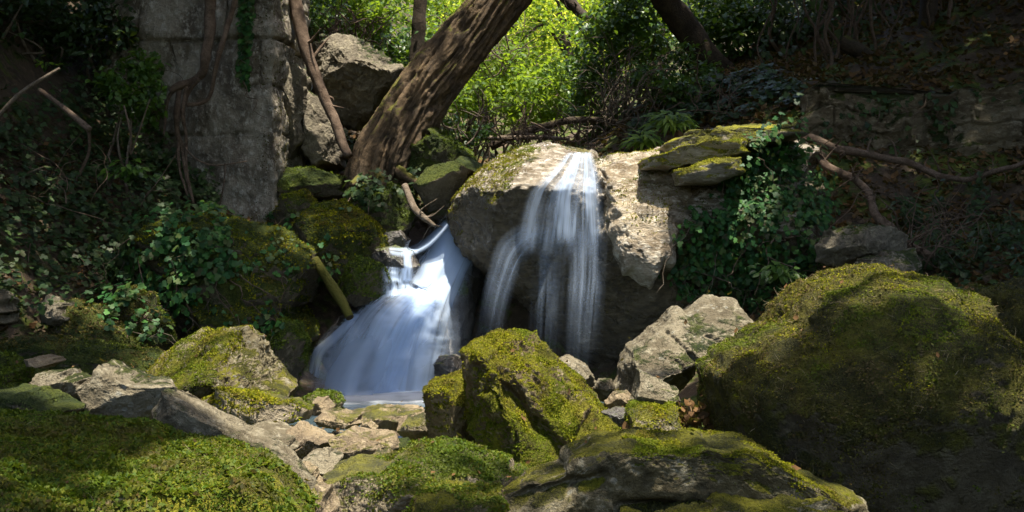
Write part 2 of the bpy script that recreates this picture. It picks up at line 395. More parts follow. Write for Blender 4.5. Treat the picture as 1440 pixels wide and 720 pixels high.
def _rock_shape(n, Fc, c, th, R, Y, depth, seed, e, facets, cut, tilt, over, amp, strata, planes, back, fine, rng, grooves):
    q = n.copy()
    s = np.sqrt(q[:, 0]**2+q[:, 2]**2); t = np.arctan2(q[:, 2], q[:, 0])
    g = np.exp(-.5*(np.arange(-120, 121)/50.)**2); g /= g.sum()
    Rs = np.convolve(np.r_[R[:-1], R[:-1], R[:-1]], g, 'same')[720:1440]; Rs = np.r_[Rs, Rs[0]]
    r0 = np.interp(t, th, Rs); r = r0+(np.interp(t, th, R)-r0)*s**3      # the face is rounder than the outline
    size = math.sqrt(max(np.percentile(R, 30), .02)*depth)*2
    k = np.where(s > 1e-6, s**e/np.maximum(s, 1e-6), 0)
    X = q[:, 0]*k*r; Z = q[:, 2]*k*r
    yy = np.sign(q[:, 1])*np.abs(q[:, 1])**e
    Yd = np.where(yy < 0, yy*depth, yy*(back or depth))
    V = np.stack([X, Yd, Z], 1)
    rx = R.mean()
    pl = [(np.array(unit(np.array(m, float))), d) for m, d in planes]
    for _ in range(facets*2):
        m = rng.normal(size=3); m[1] = -abs(m[1])*1.2-.75 if rng.random() < .7 else abs(m[1])+.5
        m /= np.linalg.norm(m); pl.append((m, rng.uniform(*cut)))
    sc = np.array([np.abs(X).max(), depth, np.abs(Z).max()])
    off = np.array([seed*3.7, seed*1.3, seed*2.1])
    V = V*(1+.10*min(amp, 1)*fbm(V/size*1.6+off, 2))[:, None]
    for m, d in pl:
        mm = m/sc; L = np.linalg.norm(mm); mm = mm/L; dd = d/L
        ex = V@mm-dd+.02*size*fbm(V/size*4+off+d*9, 2); ex = np.where(ex > 0, ex, 0)
        V = V-mm*(ex*.95)[:, None]
    V[:, 1] += tilt*V[:, 2]
    if over is not None:
        z0, kk = over; V[:, 1] += kk*np.maximum(0, (z0*rx)-V[:, 2])
    N, _ = norms(V, Fc)
    w = V/size
    cr = ridge(w*2.2+off+.35*np.stack([noise(w*6), noise(w*6+9), noise(w*6+5)], 1), 2)
    d = .030*fbm(w*2.2+off, 3)-.05*sstep(.72, .98, cr)+.020*fine*fbm(w*9+off, 4)+.010*fine*fbm(w*38+off, 3)
    if strata:
        h = V[:, 2]/size*strata*2+.9*fbm(w*1.6+off, 2)
        d += .035*(np.abs((h % 1)-.5)*2)**.6-.02
    V = V+N*(d*size*amp)[:, None]+np.array([c[0], Y, c[1]])
    for (a0, a1), (b0, b1), gw, gd in grooves:      # splits and ledges seen on the face of the stone
        A0 = P(a0, a1, Y)[[0, 2]]; B0 = P(b0, b1, Y)[[0, 2]]; e2 = B0-A0
        XZ = V[:, [0, 2]]+.35*gw*np.stack([noise(V*14+3), noise(V*14+8)], 1); tt = np.clip(((XZ-A0)@e2)/(e2@e2), 0, 1); dist = np.linalg.norm(XZ-A0-tt[:, None]*e2, axis=1)
        V[:, 1] += np.where(N[:, 1] < .3, gd*np.exp(-(dist/gw)**2)*np.clip(1.3-1.3*np.abs(2*tt-1)**3, 0, 1), 0)
    return V

def o_moss(o, V, Fc, moss, rng):
    """cushions of real moss leaflets on the upper faces of a rock"""
    if not moss: return
    mn, count, size, mat = moss[:4]; opt = moss[4] if len(moss) > 4 else {}
    a = V[Fc[:, 0]]; b = V[Fc[:, 1]]; c = V[Fc[:, 2]]; fn = np.cross(b-a, c-a); A = np.linalg.norm(fn, axis=1); fn = fn/(A[:, None]+1e-12)
    ctr = (a+b+c)/3
    f = opt.get('freq', 3.0)
    w = fn[:, 2]*.8+opt.get('nz', .9)*fbm(ctr*f+o.location.x, 3)
    w = sstep(mn-.12, mn+.12, w)*(fn[:, 1] < .55)
    if 'box' in opt:
        fx, fy, fz = opt['box']
        cb = ctr; ctr = ctr+.16*np.stack([fbm(cb*3.1, 3), cb[:, 0]*0, fbm(cb*3.1+7, 3)], 1)
        w = w*((ctr[:, 0] > fx[0]) & (ctr[:, 0] < fx[1]) & (ctr[:, 2] > fz[0]) & (ctr[:, 2] < fz[1]))
    p = A*w
    if p.sum() < 1e-8: return
    p /= p.sum()
    idx = rng.choice(len(Fc), count, p=p); u = rng.random((count, 2)); fl = u.sum(1) > 1; u[fl] = 1-u[fl]
    pos = a[idx]+(b-a)[idx]*u[:, :1]+(c-a)[idx]*u[:, 1:]
    nn = fn[idx]
    clump = .5+.5*np.clip(fbm(pos*14+3, 2)*1.6+.4, 0, 1)
    tip = nn*rng.uniform(.1, 1.0, (count, 1))+rdir(count, rng)*.75+np.array([0, 0, .15])
    nr = nn+rdir(count, rng)*.8
    sz = size*rng.uniform(.55, 1.35, count)*clump
    pos = pos-nn*size*.15+nn*(clump*size*opt.get('lift', .35))[:, None]
    Vm, Fm = scatter(opt.get('kind', 'moss'), pos, nr, tip, sz)
    m = mk('moss', Vm, Fm, M[mat], o)
    if 'straw' in opt:
        k = opt['straw']; j = rng.choice(count, k)
        pp = pos[j]+nn[j]*size*.15
        Vs, Fs = scatter('blade', pp, rdir(k, rng), unit(rdir(k, rng)-nn[j]*.15), rng.uniform(.015, .05, k), .12)
        s = mk('dry_straw', Vs, Fs, M['straw'], o)
    return m

# ------------------------------------------------------------------ terrain
CP = [(0, 1, .0), (-.5, 4, .02), (-.5, 5.4, .0), (-.5, 6.4, -.06), (0, 7.5, -.25), (-1, 8.3, -.25), (.8, 8, -.15), (.3, 9.2, -.1), (-.6, 9.9, .7), (0, 10.6, 1.5), (1, 10.4, 1.6),
      (1.5, 9.7, 1.0), (2, 8.2, .65), (2.2, 6.5, .35), (1.5, 4.6, -.1), (3, 4, .2), (1, 2.5, -.1), (-1.5, 3, 0), (-3, 3, .3), (-2.5, 5.5, .15), (-2.7, 6.8, .3),
      (-1.5, 7.8, .0), (-1.6, 8.9, .6), (-1.3, 9.9, 1.3), (-2.3, 9.1, 1.05), (-3, 8.4, 1.1), (-3.6, 8.0, 1.75), (-4.5, 8, 3), (-4.5, 5, 1.6), (-6, 7, 4), (-5, 3, 1.6),
      (-3, 9.8, 1.8), (-3, 11, 2.6), (-1.5, 11, 2.0), (-4.5, 11, 4), (0, 12, 1.8), (-1.2, 13, 2.3), (1.2, 11.2, 1.9), (2.2, 9.4, 1.6), (3.2, 8.2, .95), (3.2, 9.2, 1.6), (4.6, 9.0, 1.75),
      (4.5, 8.5, 1.7), (4.5, 6, 1.1), (3, 10.4, 2.56), (4.5, 10.2, 2.58), (2.2, 10.7, 2.3), (2.2, 12, 3.0), (3.5, 12, 3.25), (5, 11, 3.5), (7, 9, 4), (7, 4, 3), (0, 16, 2.5), (0, 22, 3.6),
      (4, 16, 5), (-4, 16, 5), (8, 18, 9), (-8, 18, 9), (0, 32, 7), (10, 30, 15), (-10, 30, 15), (0, 45, 15), (0, 62, 26), (30, 10, 14), (-30, 10, 14), (30, 45, 26), (-30, 45, 26),
      (30, -15, 8), (-30, -15, 8), (0, -15, -.6), (5, -8, 2.5), (-5, -8, 2.5)]
CP = np.array(CP, float)
def _phi(r): return np.where(r > 0, r*r*np.log(np.maximum(r, 1e-9)), 0)
_n = len(CP); _K = _phi(np.linalg.norm(CP[:, None, :2]-CP[None, :, :2], axis=2))+np.eye(_n)*.08
_Pm = np.c_[np.ones(_n), CP[:, :2]]; _A = np.block([[_K, _Pm], [_Pm.T, np.zeros((3, 3))]])
_W = np.linalg.solve(_A, np.r_[CP[:, 2], 0, 0, 0])
def hgt(x, y):
    x = np.atleast_1d(np.asarray(x, float)); y = np.atleast_1d(np.asarray(y, float))
    r = np.sqrt((x[:, None]-CP[None, :, 0])**2+(y[:, None]-CP[None, :, 1])**2)
    z = _phi(r)@_W[:_n]+_W[_n]+_W[_n+1]*x+_W[_n+2]*y
    q = np.stack([x, y, x*0], 1)
    return z+.10*fbm(q*1.1, 4)+.03*fbm(q*6, 2)

def build_ground():
    nx, ny = 300, 320
    a = np.linspace(-1, 1, nx); x = np.sinh(a*3.2)/np.sinh(3.2)*42
    b = np.linspace(0, 1, ny); y = np.interp(b, [0, .1, .75, .88, 1], [-18, 1.5, 14, 24, 66])
    X, Yg = np.meshgrid(x, y, indexing='ij'); z = hgt(X.ravel(), Yg.ravel())
    V = np.stack([X.ravel(), Yg.ravel(), z], 1)
    i, j = np.meshgrid(np.arange(nx-1), np.arange(ny-1), indexing='ij'); i = i.ravel(); j = j.ravel()
    Fq = np.stack([i*ny+j, (i+1)*ny+j, (i+1)*ny+j+1, i*ny+j+1], 1)
    o = mk('ground', V, Fq, M['soil'], origin=(0, 0, 0)); tag(o, kind='structure')
    Ft = np.concatenate([Fq[:, [0, 1, 2]], Fq[:, [0, 2, 3]]]); GEO['ground'] = (V, Ft, o)
build_ground()

def gpos(n, x0, x1, y0, y1, rng=RNG):
    x = rng.uniform(x0, x1, n); y = rng.uniform(y0, y1, n); return np.stack([x, y, hgt(x, y)], 1)

# ------------------------------------------------------------------ foreground and stream rocks
FG = dict(sub=7)
rock('mossy_boulder', 'low boulder under a thick leafy moss carpet in the near left corner', 'boulder',
     [(-160, 612), (-40, 582), (60, 588), (130, 596), (230, 610), (300, 618), (360, 634), (405, 658), (432, 688), (452, 728), (470, 800), (300, 930), (0, 930), (-170, 830)],
     3.2, .75, 'boulder', 1, 7, .75, 1, amp=.7, moss=(.2, 75000, .018, 'moss_f', {'nz': 1.0, 'freq': 2.2, 'straw': 400, 'lift': .25}), back=.5)
rock('stone', 'flat topped pale stone at the left end of the row above the leafy moss', 'stone', [(32, 545), (58, 524), (100, 518), (130, 528), (138, 552), (122, 580), (60, 580), (36, 560)], 4.3, .2, 'grey', 2, 6, .68, 3, amp=.8)
rock('stone', 'humped stone with a pale sunlit crest above the leafy moss', 'stone', [(112, 540), (128, 528), (150, 508), (176, 514), (212, 528), (246, 543), (240, 566), (214, 600), (160, 604), (116, 580)], 4.2, .25, 'grey', 3, 6, .68, 3, amp=.8)
rock('slab', 'dark low slab with a pale rim at the left edge above the leafy moss', 'slab', [(-40, 552), (20, 545), (60, 543), (90, 553), (120, 574), (104, 590), (60, 600), (-40, 610)], 3.9, .22, 'dark', 4, 6)
rock('stone', 'long sloping ridge stone running down from the humped stone to the streambed', 'stone', [(238, 545), (272, 560), (312, 582), (352, 600), (388, 618), (424, 644), (446, 676), (452, 704), (430, 704), (380, 676), (320, 650), (262, 622), (214, 604), (214, 576)], 3.85, .2, 'grey', 5, 7, .7, 2, cen=(330, 620), amp=.8)
rock('stone', 'small flat reddish stone lying behind the row above the leafy moss', 'stone', [(34, 506), (60, 500), (88, 500), (92, 508), (70, 516), (40, 516)], 4.9, .14, 'tan', 6, 6, .72, 3, amp=.8)
rock('mossy_boulder', 'pointed boulder with green moss and a grey right side left of the pool', 'boulder',
     [(206, 524), (240, 490), (280, 467), (320, 462), (350, 458), (366, 470), (382, 500), (402, 530), (415, 553), (400, 580), (330, 590), (260, 580), (215, 560)], 6.0, .55, 'fore', 7, 7, .7, 1,
     planes=[((.80, -.5, .35), .5), ((-.55, -.6, .6), .55)], cen=(325, 530), grooves=[((345, 470), (330, 560), .03, .05), ((372, 500), (390, 560), .02, .04)], moss=(.12, 22000, .0125, 'moss_y', {'nz': .7, 'freq': 4, 'box': ((-3, -1.48), None, (-1, 2))}))
rock('mossy_stone', 'long bumpy stone with moss on its right end below the pointed boulder', 'stone', [(282, 566), (310, 545), (350, 551), (390, 556), (425, 560), (441, 572), (437, 588), (400, 600), (350, 602), (296, 590)], 5.4, .25, 'tanm', 8, 6, moss=(.45, 4000, .018, 'moss_y'))
rock('mossy_stone', 'small stone with a dark green moss cap at the pool edge', 'stone', [(424, 560), (445, 550), (475, 551), (484, 564), (481, 582), (440, 584)], 6.3, .2, 'tanm', 9, 6, moss=(.2, 2500, .018, 'moss_g'))
rock('stone', 'round bare stone in front of the moss capped stone at the pool edge', 'stone', [(434, 572), (444, 560), (460, 557), (472, 570), (470, 584), (440, 585)], 6.0, .13, 'tan', 10, 6, .72, 3, amp=.8)
rock('stone', 'smooth oval stone lying lengthways in the middle of the streambed', 'stone', [(442, 590), (455, 578), (485, 574), (510, 580), (515, 591), (500, 602), (470, 604), (446, 599)], 5.6, .2, 'tan', 11, 6, .7, 2)
rock('slab', 'broad flat pale slab between the pool edge and the mossy centre boulder', 'slab', [(494, 578), (518, 570), (560, 569), (597, 574), (606, 590), (592, 606), (545, 610), (508, 596)], 6.2, .35, 'tan', 12, 6, .72, 3, amp=.8)
rock('stone', 'greenish stone against the left foot of the mossy centre boulder', 'stone', [(558, 608), (572, 588), (595, 580), (608, 590), (606, 618), (578, 622)], 5.5, .2, 'tanm', 13, 6)
rock('stone', 'brown squarish stone on the flat pale slab', 'stone', [(524, 592), (532, 586), (552, 586), (560, 594), (558, 605), (530, 606)], 5.7, .12, 'tan', 14, 6, .45)
rock('stone', 'small tilted stone right of the oval streambed stone', 'stone', [(504, 606), (510, 590), (520, 589), (532, 600), (530, 612), (508, 614)], 5.4, .1, 'tan', 15, 6, .72, 3, amp=.8)
rock('stone', 'upright brown stone in the streambed left of the split block', 'stone', [(404, 606), (418, 594), (450, 603), (472, 615), (476, 636), (450, 648), (412, 648), (402, 630)], 4.9, .22, 'tan', 16, 6, .72, 3, amp=.8)
rock('stone', 'split brown block with a dark right face in mid streambed', 'stone', [(464, 616), (490, 602), (520, 603), (556, 608), (564, 624), (544, 645), (500, 658), (466, 650)], 4.7, .24, 'tan', 17, 6, .72, 3, amp=.8)
rock('stone', 'pale flat stone on the left side of the streambed under the long mossy stone', 'stone', [(344, 602), (362, 594), (395, 596), (412, 606), (404, 618), (360, 618)], 5.0, .18, 'grey', 18, 6, .68, 3, amp=.8)
rock('stone', 'pale blocky stone beside the lower end of the sloping ridge stone', 'stone', [(376, 620), (392, 610), (414, 613), (420, 628), (408, 642), (384, 640)], 4.6, .13, 'grey', 19, 6, .68, 3, amp=.8)
rock('stone', 'pale stone with a pointed top in front of the upright brown stone', 'stone', [(414, 654), (438, 636), (460, 628), (484, 640), (478, 660), (450, 672), (422, 672)], 4.3, .18, 'grey', 20, 6, .68, 3, amp=.8)
rock('stone', 'round grey stone right of the split brown block', 'stone', [(520, 646), (530, 632), (548, 628), (560, 638), (556, 650), (530, 654)], 4.5, .12, 'tan', 21, 6, .72, 3, amp=.8)
rock('stone', 'dull stone wedged between the split block and the mossy long stone', 'stone', [(540, 632), (556, 616), (574, 616), (584, 630), (574, 646), (546, 644)], 4.7, .14, 'dark', 22, 6)
rock('stone', 'knobbly brown stone at the right edge of the leafy moss', 'stone', [(408, 668), (424, 650), (446, 656), (454, 680), (444, 700), (416, 700)], 3.95, .14, 'tan', 23, 6, .72, 3, amp=.8)
rock('stone', 'smooth brown stone at the bottom edge beside the leafy moss', 'stone', [(428, 700), (444, 680), (464, 680), (478, 712), (480, 760), (430, 770)], 3.5, .16, 'tan', 24, 6, .72, 3, amp=.8)
rock('stone', 'small pale stone under the pointed pale stone', 'stone', [(440, 684), (450, 672), (468, 674), (474, 686), (462, 694), (446, 694)], 4.0, .08, 'grey', 25, 6, .68, 3, amp=.8)
rock('mossy_stone', 'long stone with bright green moss on its right half in the lower middle', 'stone',
     [(452, 672), (482, 650), (540, 640), (590, 622), (640, 618), (692, 632), (732, 655), (738, 680), (700, 700), (620, 715), (560, 735), (500, 745), (460, 725)], 3.9, .4, 'tanm', 26, 7, .7,
     moss=(.5, 18000, .014, 'moss_f', {'nz': .45, 'box': ((-.42, .1), None, (-1, 2))}))
rock('mossy_stone', 'moss covered stone at the bottom edge under the long green stone', 'stone', [(566, 735), (588, 694), (620, 678), (690, 680), (708, 690), (715, 800), (590, 810)], 3.3, .3, 'boulder', 27, 7, moss=(.45, 9000, .012, 'moss_f', {'nz': .7}))
rock('mossy_boulder', 'tall peaked boulder covered in yellow moss in the middle', 'boulder',
     [(652, 520), (651, 495), (668, 482), (700, 467), (730, 462), (756, 467), (770, 485), (790, 510), (812, 531), (842, 560), (873, 597), (866, 625), (820, 650), (770, 670), (720, 670), (680, 640), (656, 590)],
     4.9, .55, 'boulder', 28, 7, .72, 1, planes=[((.50, -.72, .48), .42), ((-.75, -.65, -.05), .55)], cen=(735, 575), amp=1.0,
     grooves=[((692, 515), (815, 660), .032, .11), ((676, 500), (690, 545), .03, .06), ((840, 560), (780, 640), .015, .04), ((735, 470), (775, 560), .02, -.03)], moss=(.2, 80000, .0098, 'moss_y', {'nz': 1.1, 'freq': 4.5}))
rock('mossy_stone', 'lower mossy stone leaning on the left side of the peaked boulder', 'stone', [(597, 548), (610, 535), (640, 525), (662, 519), (684, 560), (680, 625), (630, 636), (602, 620)], 5.2, .3, 'boulder', 29, 6, .6, moss=(.1, 15000, .011, 'moss_y', {'nz': .8}))
rock('stone', 'grey stone peeping out behind the right shoulder of the peaked boulder', 'stone', [(778, 505), (800, 499), (824, 512), (842, 540), (824, 570), (784, 560)], 5.9, .2, 'grey', 30, 6)
rock('stone', 'small grey stone left of the foot of the tilted slab', 'stone', [(834, 545), (842, 532), (860, 532), (868, 550), (860, 566), (838, 564)], 5.7, .13, 'grey', 31, 6)
rock('stone', 'low brown stone behind the mossy cube', 'stone', [(850, 566), (862, 550), (882, 548), (894, 562), (890, 582), (856, 582)], 5.2, .13, 'tan', 32, 6, .72, 3, amp=.8)
rock('slab', 'dark flat stone in the gap left of the mossy cube', 'slab', [(846, 578), (868, 572), (890, 576), (888, 606), (850, 606)], 4.95, .12, 'wet', 33, 6)
rock('tilted_slab', 'big pale grey angular slab tilted towards the left below the ivy', 'slab',
     [(860, 556), (866, 522), (877, 490), (918, 456), (950, 432), (985, 424), (1010, 414), (1036, 424), (1060, 455), (1052, 466), (1012, 478), (990, 500), (972, 530), (952, 556), (930, 580), (880, 580)],
     5.9, .5, 'grey', 34, 7, .5, 0, cut=(.7, .9), planes=[((-.12, -.72, .68), .36), ((.5, -.5, -.75), .42), ((-.9, -.3, -.1), .72)], cen=(950, 500), amp=.3, fine=2.5, tilt=.25, grooves=[((925, 455), (985, 520), .016, .05), ((985, 470), (1010, 480), .014, .05), ((940, 500), (965, 530), .014, .05), ((960, 490), (975, 515), .012, .04)])
rock('stone', 'pale wedge shaped block standing on the mossy cube', 'stone', [(886, 566), (889, 545), (896, 517), (920, 530), (949, 545), (956, 562), (954, 582), (888, 580)], 4.95, .2, 'grey', 35, 6, .45, 2, amp=.6, planes=[((.1, -.85, .35), .6)])
rock('mossy_stone', 'mossy cube shaped stone behind the foreground slab', 'stone', [(880, 580), (886, 563), (950, 570), (957, 600), (950, 630), (884, 626)], 4.7, .2, 'tanm', 36, 6, .4, 2, amp=.6, moss=(.25, 6500, .011, 'moss_y', {'nz': .6}))
rock('slab', 'broad foreground slab with a grey wavy rim and mossy right end', 'slab',
     [(702, 694), (730, 670), (770, 650), (800, 625), (830, 610), (880, 603), (930, 607), (985, 604), (1040, 612), (1092, 640), (1152, 664), (1204, 694), (1228, 730), (1200, 760), (1000, 720), (850, 715), (760, 735), (705, 735)],
     3.5, .45, 'fore', 37, 7, .6, 1, cen=(930, 680), amp=.9, back=.3, planes=[((-.05, -.98, -.02), .5)], grooves=[((705, 700), (850, 645), .018, .05), ((850, 690), (1150, 700), .02, .08)], moss=(.62, 22000, .0085, 'moss_y', {'nz': .5, 'box': ((.42, 2), None, (-1, 2))}))
rock('boulder', 'lower layer of brown rock under the foreground slab', 'boulder', [(770, 720), (850, 690), (1000, 672), (1140, 690), (1210, 730), (1215, 860), (760, 860)], 3.35, .4, 'fore', 38, 7, .6, 4, cen=(980, 780))
rock('mossy_boulder', 'huge dark round boulder with a yellow moss crown at the right', 'boulder',
     [(984, 512), (1000, 490), (1040, 466), (1074, 438), (1096, 414), (1126, 394), (1180, 376), (1230, 374), (1292, 384), (1342, 402), (1390, 436), (1440, 490), (1490, 580), (1510, 700), (1490, 800), (1200, 860), (1050, 780), (1000, 660), (984, 570)],
     4.7, .85, 'rightb', 39, 7, .72, 0, cen=(1225, 600), amp=.22, fine=3.0, over=(.25, .35), moss=(-.1, 70000, .012, 'moss_d', {'nz': 1.2, 'freq': 3, 'straw': 4200}))
rock('mossy_boulder', 'second dark mossy boulder half hidden behind the huge one at the right edge', 'boulder', [(1330, 430), (1370, 402), (1450, 396), (1560, 400), (1600, 700), (1330, 700)], 5.6, .5, 'rightb', 40, 6, .6, 4, moss=(.1, 9000, .016, 'moss_d'))
# crown cushions of brighter moss on the huge boulder
_v, _f, _o = GEO['mossy_boulder.003'] if 'mossy_boulder.003' in GEO else (None, None, None)
BIG = [k for k in GEO if GEO[k][2].get('label', '').startswith('huge dark')][0]
o_moss(GEO[BIG][2], GEO[BIG][0], GEO[BIG][1], (.55, 42000, .0105, 'moss_y', {'nz': .3}), np.random.default_rng(5))

# ------------------------------------------------------------------ ledge, cave and cascade rocks
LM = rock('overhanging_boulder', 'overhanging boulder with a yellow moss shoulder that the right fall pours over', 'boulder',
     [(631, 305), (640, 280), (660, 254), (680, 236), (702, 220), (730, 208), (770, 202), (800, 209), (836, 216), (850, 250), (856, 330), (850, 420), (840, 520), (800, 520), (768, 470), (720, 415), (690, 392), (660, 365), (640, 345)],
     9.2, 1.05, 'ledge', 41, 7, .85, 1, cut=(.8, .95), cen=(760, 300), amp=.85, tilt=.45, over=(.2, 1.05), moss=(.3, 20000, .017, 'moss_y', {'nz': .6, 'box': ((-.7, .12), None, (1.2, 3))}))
M['tufa'] = rock_mat('cream_tufa', (.17, .125, .07), (.38, .31, .21), (.58, .52, .41), .06, MOSSY, wet=.95, stretch=(.8, .8, 2.0), bump=1.0)
TU = rock('tufa_bulge', 'cream draped bulge of limy rock between the right fall and the ivy', 'rock', [(838, 232), (860, 216), (920, 212), (968, 216), (992, 244), (986, 296), (960, 338), (936, 384), (904, 404), (872, 380), (850, 330)], 8.75, .5, 'tufa', 71, 7, .8, 2, cut=(.8, .95), cen=(915, 290), amp=.7, fine=.8, tilt=.75, strata=2.0, moss=(.6, 3000, .017, 'moss_y', {'nz': .6}))
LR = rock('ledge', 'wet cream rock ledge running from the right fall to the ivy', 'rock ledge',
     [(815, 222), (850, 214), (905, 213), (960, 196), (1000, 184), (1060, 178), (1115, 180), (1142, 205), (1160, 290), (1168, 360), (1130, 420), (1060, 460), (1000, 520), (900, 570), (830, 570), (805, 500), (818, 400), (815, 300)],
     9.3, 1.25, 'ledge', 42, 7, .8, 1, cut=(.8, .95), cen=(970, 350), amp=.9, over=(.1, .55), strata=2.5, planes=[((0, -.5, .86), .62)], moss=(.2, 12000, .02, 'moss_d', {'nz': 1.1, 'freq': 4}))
rock('slab', 'uppermost grey layered slab on the ledge right of the falls', 'slab', [(925, 208), (960, 188), (1010, 180), (1060, 173), (1116, 173), (1130, 192), (1060, 212), (960, 228), (928, 224)], 8.75, .5, 'slab', 43, 7, .45, 1, strata=2, amp=.8)
rock('mossy_slab', 'mossy layered slab in the middle of the ledge stack', 'slab', [(900, 226), (950, 209), (1000, 198), (1050, 196), (1056, 218), (1000, 234), (930, 244), (900, 240)], 8.45, .4, 'slab', 44, 7, .45, 1, strata=2, amp=.8, moss=(.2, 9000, .015, 'moss_y', {'nz': .7}))
rock('mossy_slab', 'lowest short mossy slab of the ledge stack beside the ivy', 'slab', [(944, 242), (1000, 224), (1042, 220), (1046, 244), (1000, 260), (950, 262)], 8.25, .3, 'slab', 45, 7, .45, 1, strata=2, amp=.8, moss=(.25, 5000, .015, 'moss_y', {'nz': .7}))
CH = rock('cascade_rock', 'dark wet sloping rock under the left cascade', 'rock', [(404, 560), (424, 505), (484, 440), (530, 405), (585, 350), (622, 300), (660, 268), (710, 300), (690, 380), (668, 440), (650, 600), (404, 600)], 9.35, .6, 'wet', 46, 6, .8, 3, cen=(560, 490), tilt=.7)
CH2 = rock('cascade_rock', 'rounded wet rock hump in the middle of the left cascade', 'rock', [(440, 490), (480, 445), (530, 412), (575, 402), (612, 420), (630, 480), (630, 590), (430, 590)], 8.75, .42, 'wet', 70, 6, .8, 1, cen=(540, 500))
rock('mossy_stone', 'round mossy stone on the left bank of the left cascade', 'stone', [(477, 402), (490, 371), (510, 361), (537, 372), (548, 395), (538, 424), (500, 432), (479, 418)], 8.5, .3, 'dark', 47, 6, moss=(.0, 4000, .022, 'moss_g'))
rock('stone', 'black wet step stone at the top left of the left cascade', 'stone', [(512, 374), (528, 349), (556, 346), (580, 352), (592, 374), (572, 400), (530, 398)], 8.95, .3, 'wet', 48, 6, .8)
rock('stone', 'dim wet stone at the back of the cave between the two falls', 'stone', [(610, 512), (618, 500), (640, 498), (655, 505), (656, 540), (612, 540)], 8.3, .25, 'wet', 49, 6, .5)
rock('stone', 'grey stone glistening just above the black step stone', 'stone', [(530, 346), (542, 326), (564, 324), (578, 338), (568, 356), (540, 356)], 9.15, .18, 'wet', 50, 6, .8)
rock('mossy_boulder', 'wide mossy bank boulder with ivy hanging over its left half', 'boulder', [(180, 332), (240, 306), (300, 300), (370, 316), (410, 330), (440, 350), (453, 376), (446, 402), (434, 440), (442, 480), (425, 520), (380, 540), (300, 520), (220, 490), (180, 440)], 8.3, .7, 'dark', 51, 7, .6, 6, strata=2.5, moss=(.15, 16000, .022, 'moss_y', {'nz': .8}))
rock('mossy_boulder', 'green mossy boulder between the tree foot and the left cascade', 'boulder', [(412, 316), (440, 290), (475, 280), (500, 294), (530, 314), (546, 335), (550, 364), (520, 385), (470, 400), (424, 372)], 9.0, .45, 'dark', 52, 6, .65, 4, planes=[((.2, -.5, .8), .5)], moss=(.2, 8000, .024, 'moss_y', {'nz': .6}))
rock('mossy_boulder', 'rounded brown moss boulder under the hanging ivy on the left', 'boulder', [(150, 434), (180, 408), (206, 410), (226, 435), (245, 460), (242, 484), (215, 500), (180, 500), (155, 480)], 7.2, .35, 'dark', 53, 6, moss=(-.1, 7000, .02, 'moss_d'))
rock('mossy_boulder', 'slanting mossy boulder left of the rounded brown one', 'boulder', [(60, 446), (100, 425), (150, 430), (192, 460), (204, 492), (194, 520), (120, 530), (60, 510)], 6.9, .4, 'dark', 54, 6, moss=(0, 6000, .02, 'moss_d'))
rock('stone', 'grey rounded stone at the left edge under the ivy', 'stone', [(-50, 425), (0, 408), (20, 415), (26, 440), (10, 456), (-50, 462)], 6.5, .25, 'grey', 55, 6)
rock('stone', 'tan angular stone right of the grey one under the left ivy', 'stone', [(52, 430), (72, 415), (98, 425), (110, 450), (98, 462), (60, 455)], 6.75, .2, 'cliff', 56, 6)
rock('mossy_stone', 'small moss topped rock at the left edge behind the low dark slab', 'stone', [(-70, 490), (0, 497), (42, 516), (58, 545), (20, 580), (-70, 590)], 4.9, .3, 'dark', 57, 6, moss=(.1, 6000, .016, 'moss_g'))
rock('boulder', 'dark low bank rock behind the row of pale stones on the left', 'boulder', [(-50, 480), (60, 470), (150, 478), (230, 490), (268, 520), (230, 555), (-50, 570)], 6.4, .4, 'dark', 58, 6, strata=3, moss=(.25, 6000, .018, 'moss_d'))
rock('mossy_stone', 'dark mossy stone at the foot of the wide bank boulder beside the cascade', 'stone', [(370, 480), (395, 448), (420, 452), (436, 478), (430, 510), (410, 545), (375, 550)], 7.7, .35, 'dark', 59, 6, moss=(.1, 4000, .02, 'moss_g'))
rock('boulder', 'upper tan boulder wedged behind the leaning tree', 'boulder', [(438, 62), (470, 48), (500, 50), (540, 74), (567, 100), (562, 126), (534, 166), (500, 184), (468, 174), (444, 142), (438, 100)], 10.8, .8, 'cliff', 60, 7, .55, 5, planes=[((0, -.85, -.4), .55)])
rock('boulder', 'upright cracked boulder against the right side of the old wall', 'boulder', [(384, 90), (410, 84), (432, 104), (442, 150), (438, 206), (415, 224), (386, 220)], 10.3, .5, 'cliff', 61, 6, .5, 5)
rock('boulder', 'slanting boulder behind the dead branch', 'boulder', [(426, 120), (450, 138), (476, 178), (493, 214), (484, 238), (450, 244), (428, 220)], 10.5, .5, 'cliff', 62, 6, .55, 4)
rock('boulder', 'shaded boulder with a bright moss edge right of the leaning tree', 'boulder', [(572, 250), (578, 206), (612, 182), (640, 193), (664, 214), (672, 228), (648, 260), (600, 270)], 9.9, .5, 'dark', 63, 6, .5, 4, planes=[((.55, -.25, .8), .5)], moss=(.62, 4000, .022, 'moss_g', {'nz': .2}))
rock('boulder', 'brown boulder beside the top of the left cascade', 'boulder', [(580, 262), (600, 236), (650, 222), (682, 228), (668, 256), (640, 292), (604, 296)], 9.6, .4, 'dark', 64, 6, .55, 4)
rock('mossy_stone', 'knobbly mossy stone at the foot of the old wall', 'stone', [(384, 300), (400, 274), (430, 268), (452, 290), (444, 324), (400, 336)], 9.3, .3, 'dark', 65, 6, moss=(.3, 3000, .022, 'moss_y'))
rock('boulder', 'dark rock supporting the foot of the leaning tree', 'boulder', [(486, 270), (520, 250), (580, 262), (592, 300), (570, 335), (520, 330), (492, 306)], 9.6, .4, 'dark', 66, 6, moss=(.3, 4000, .022, 'moss_g'))
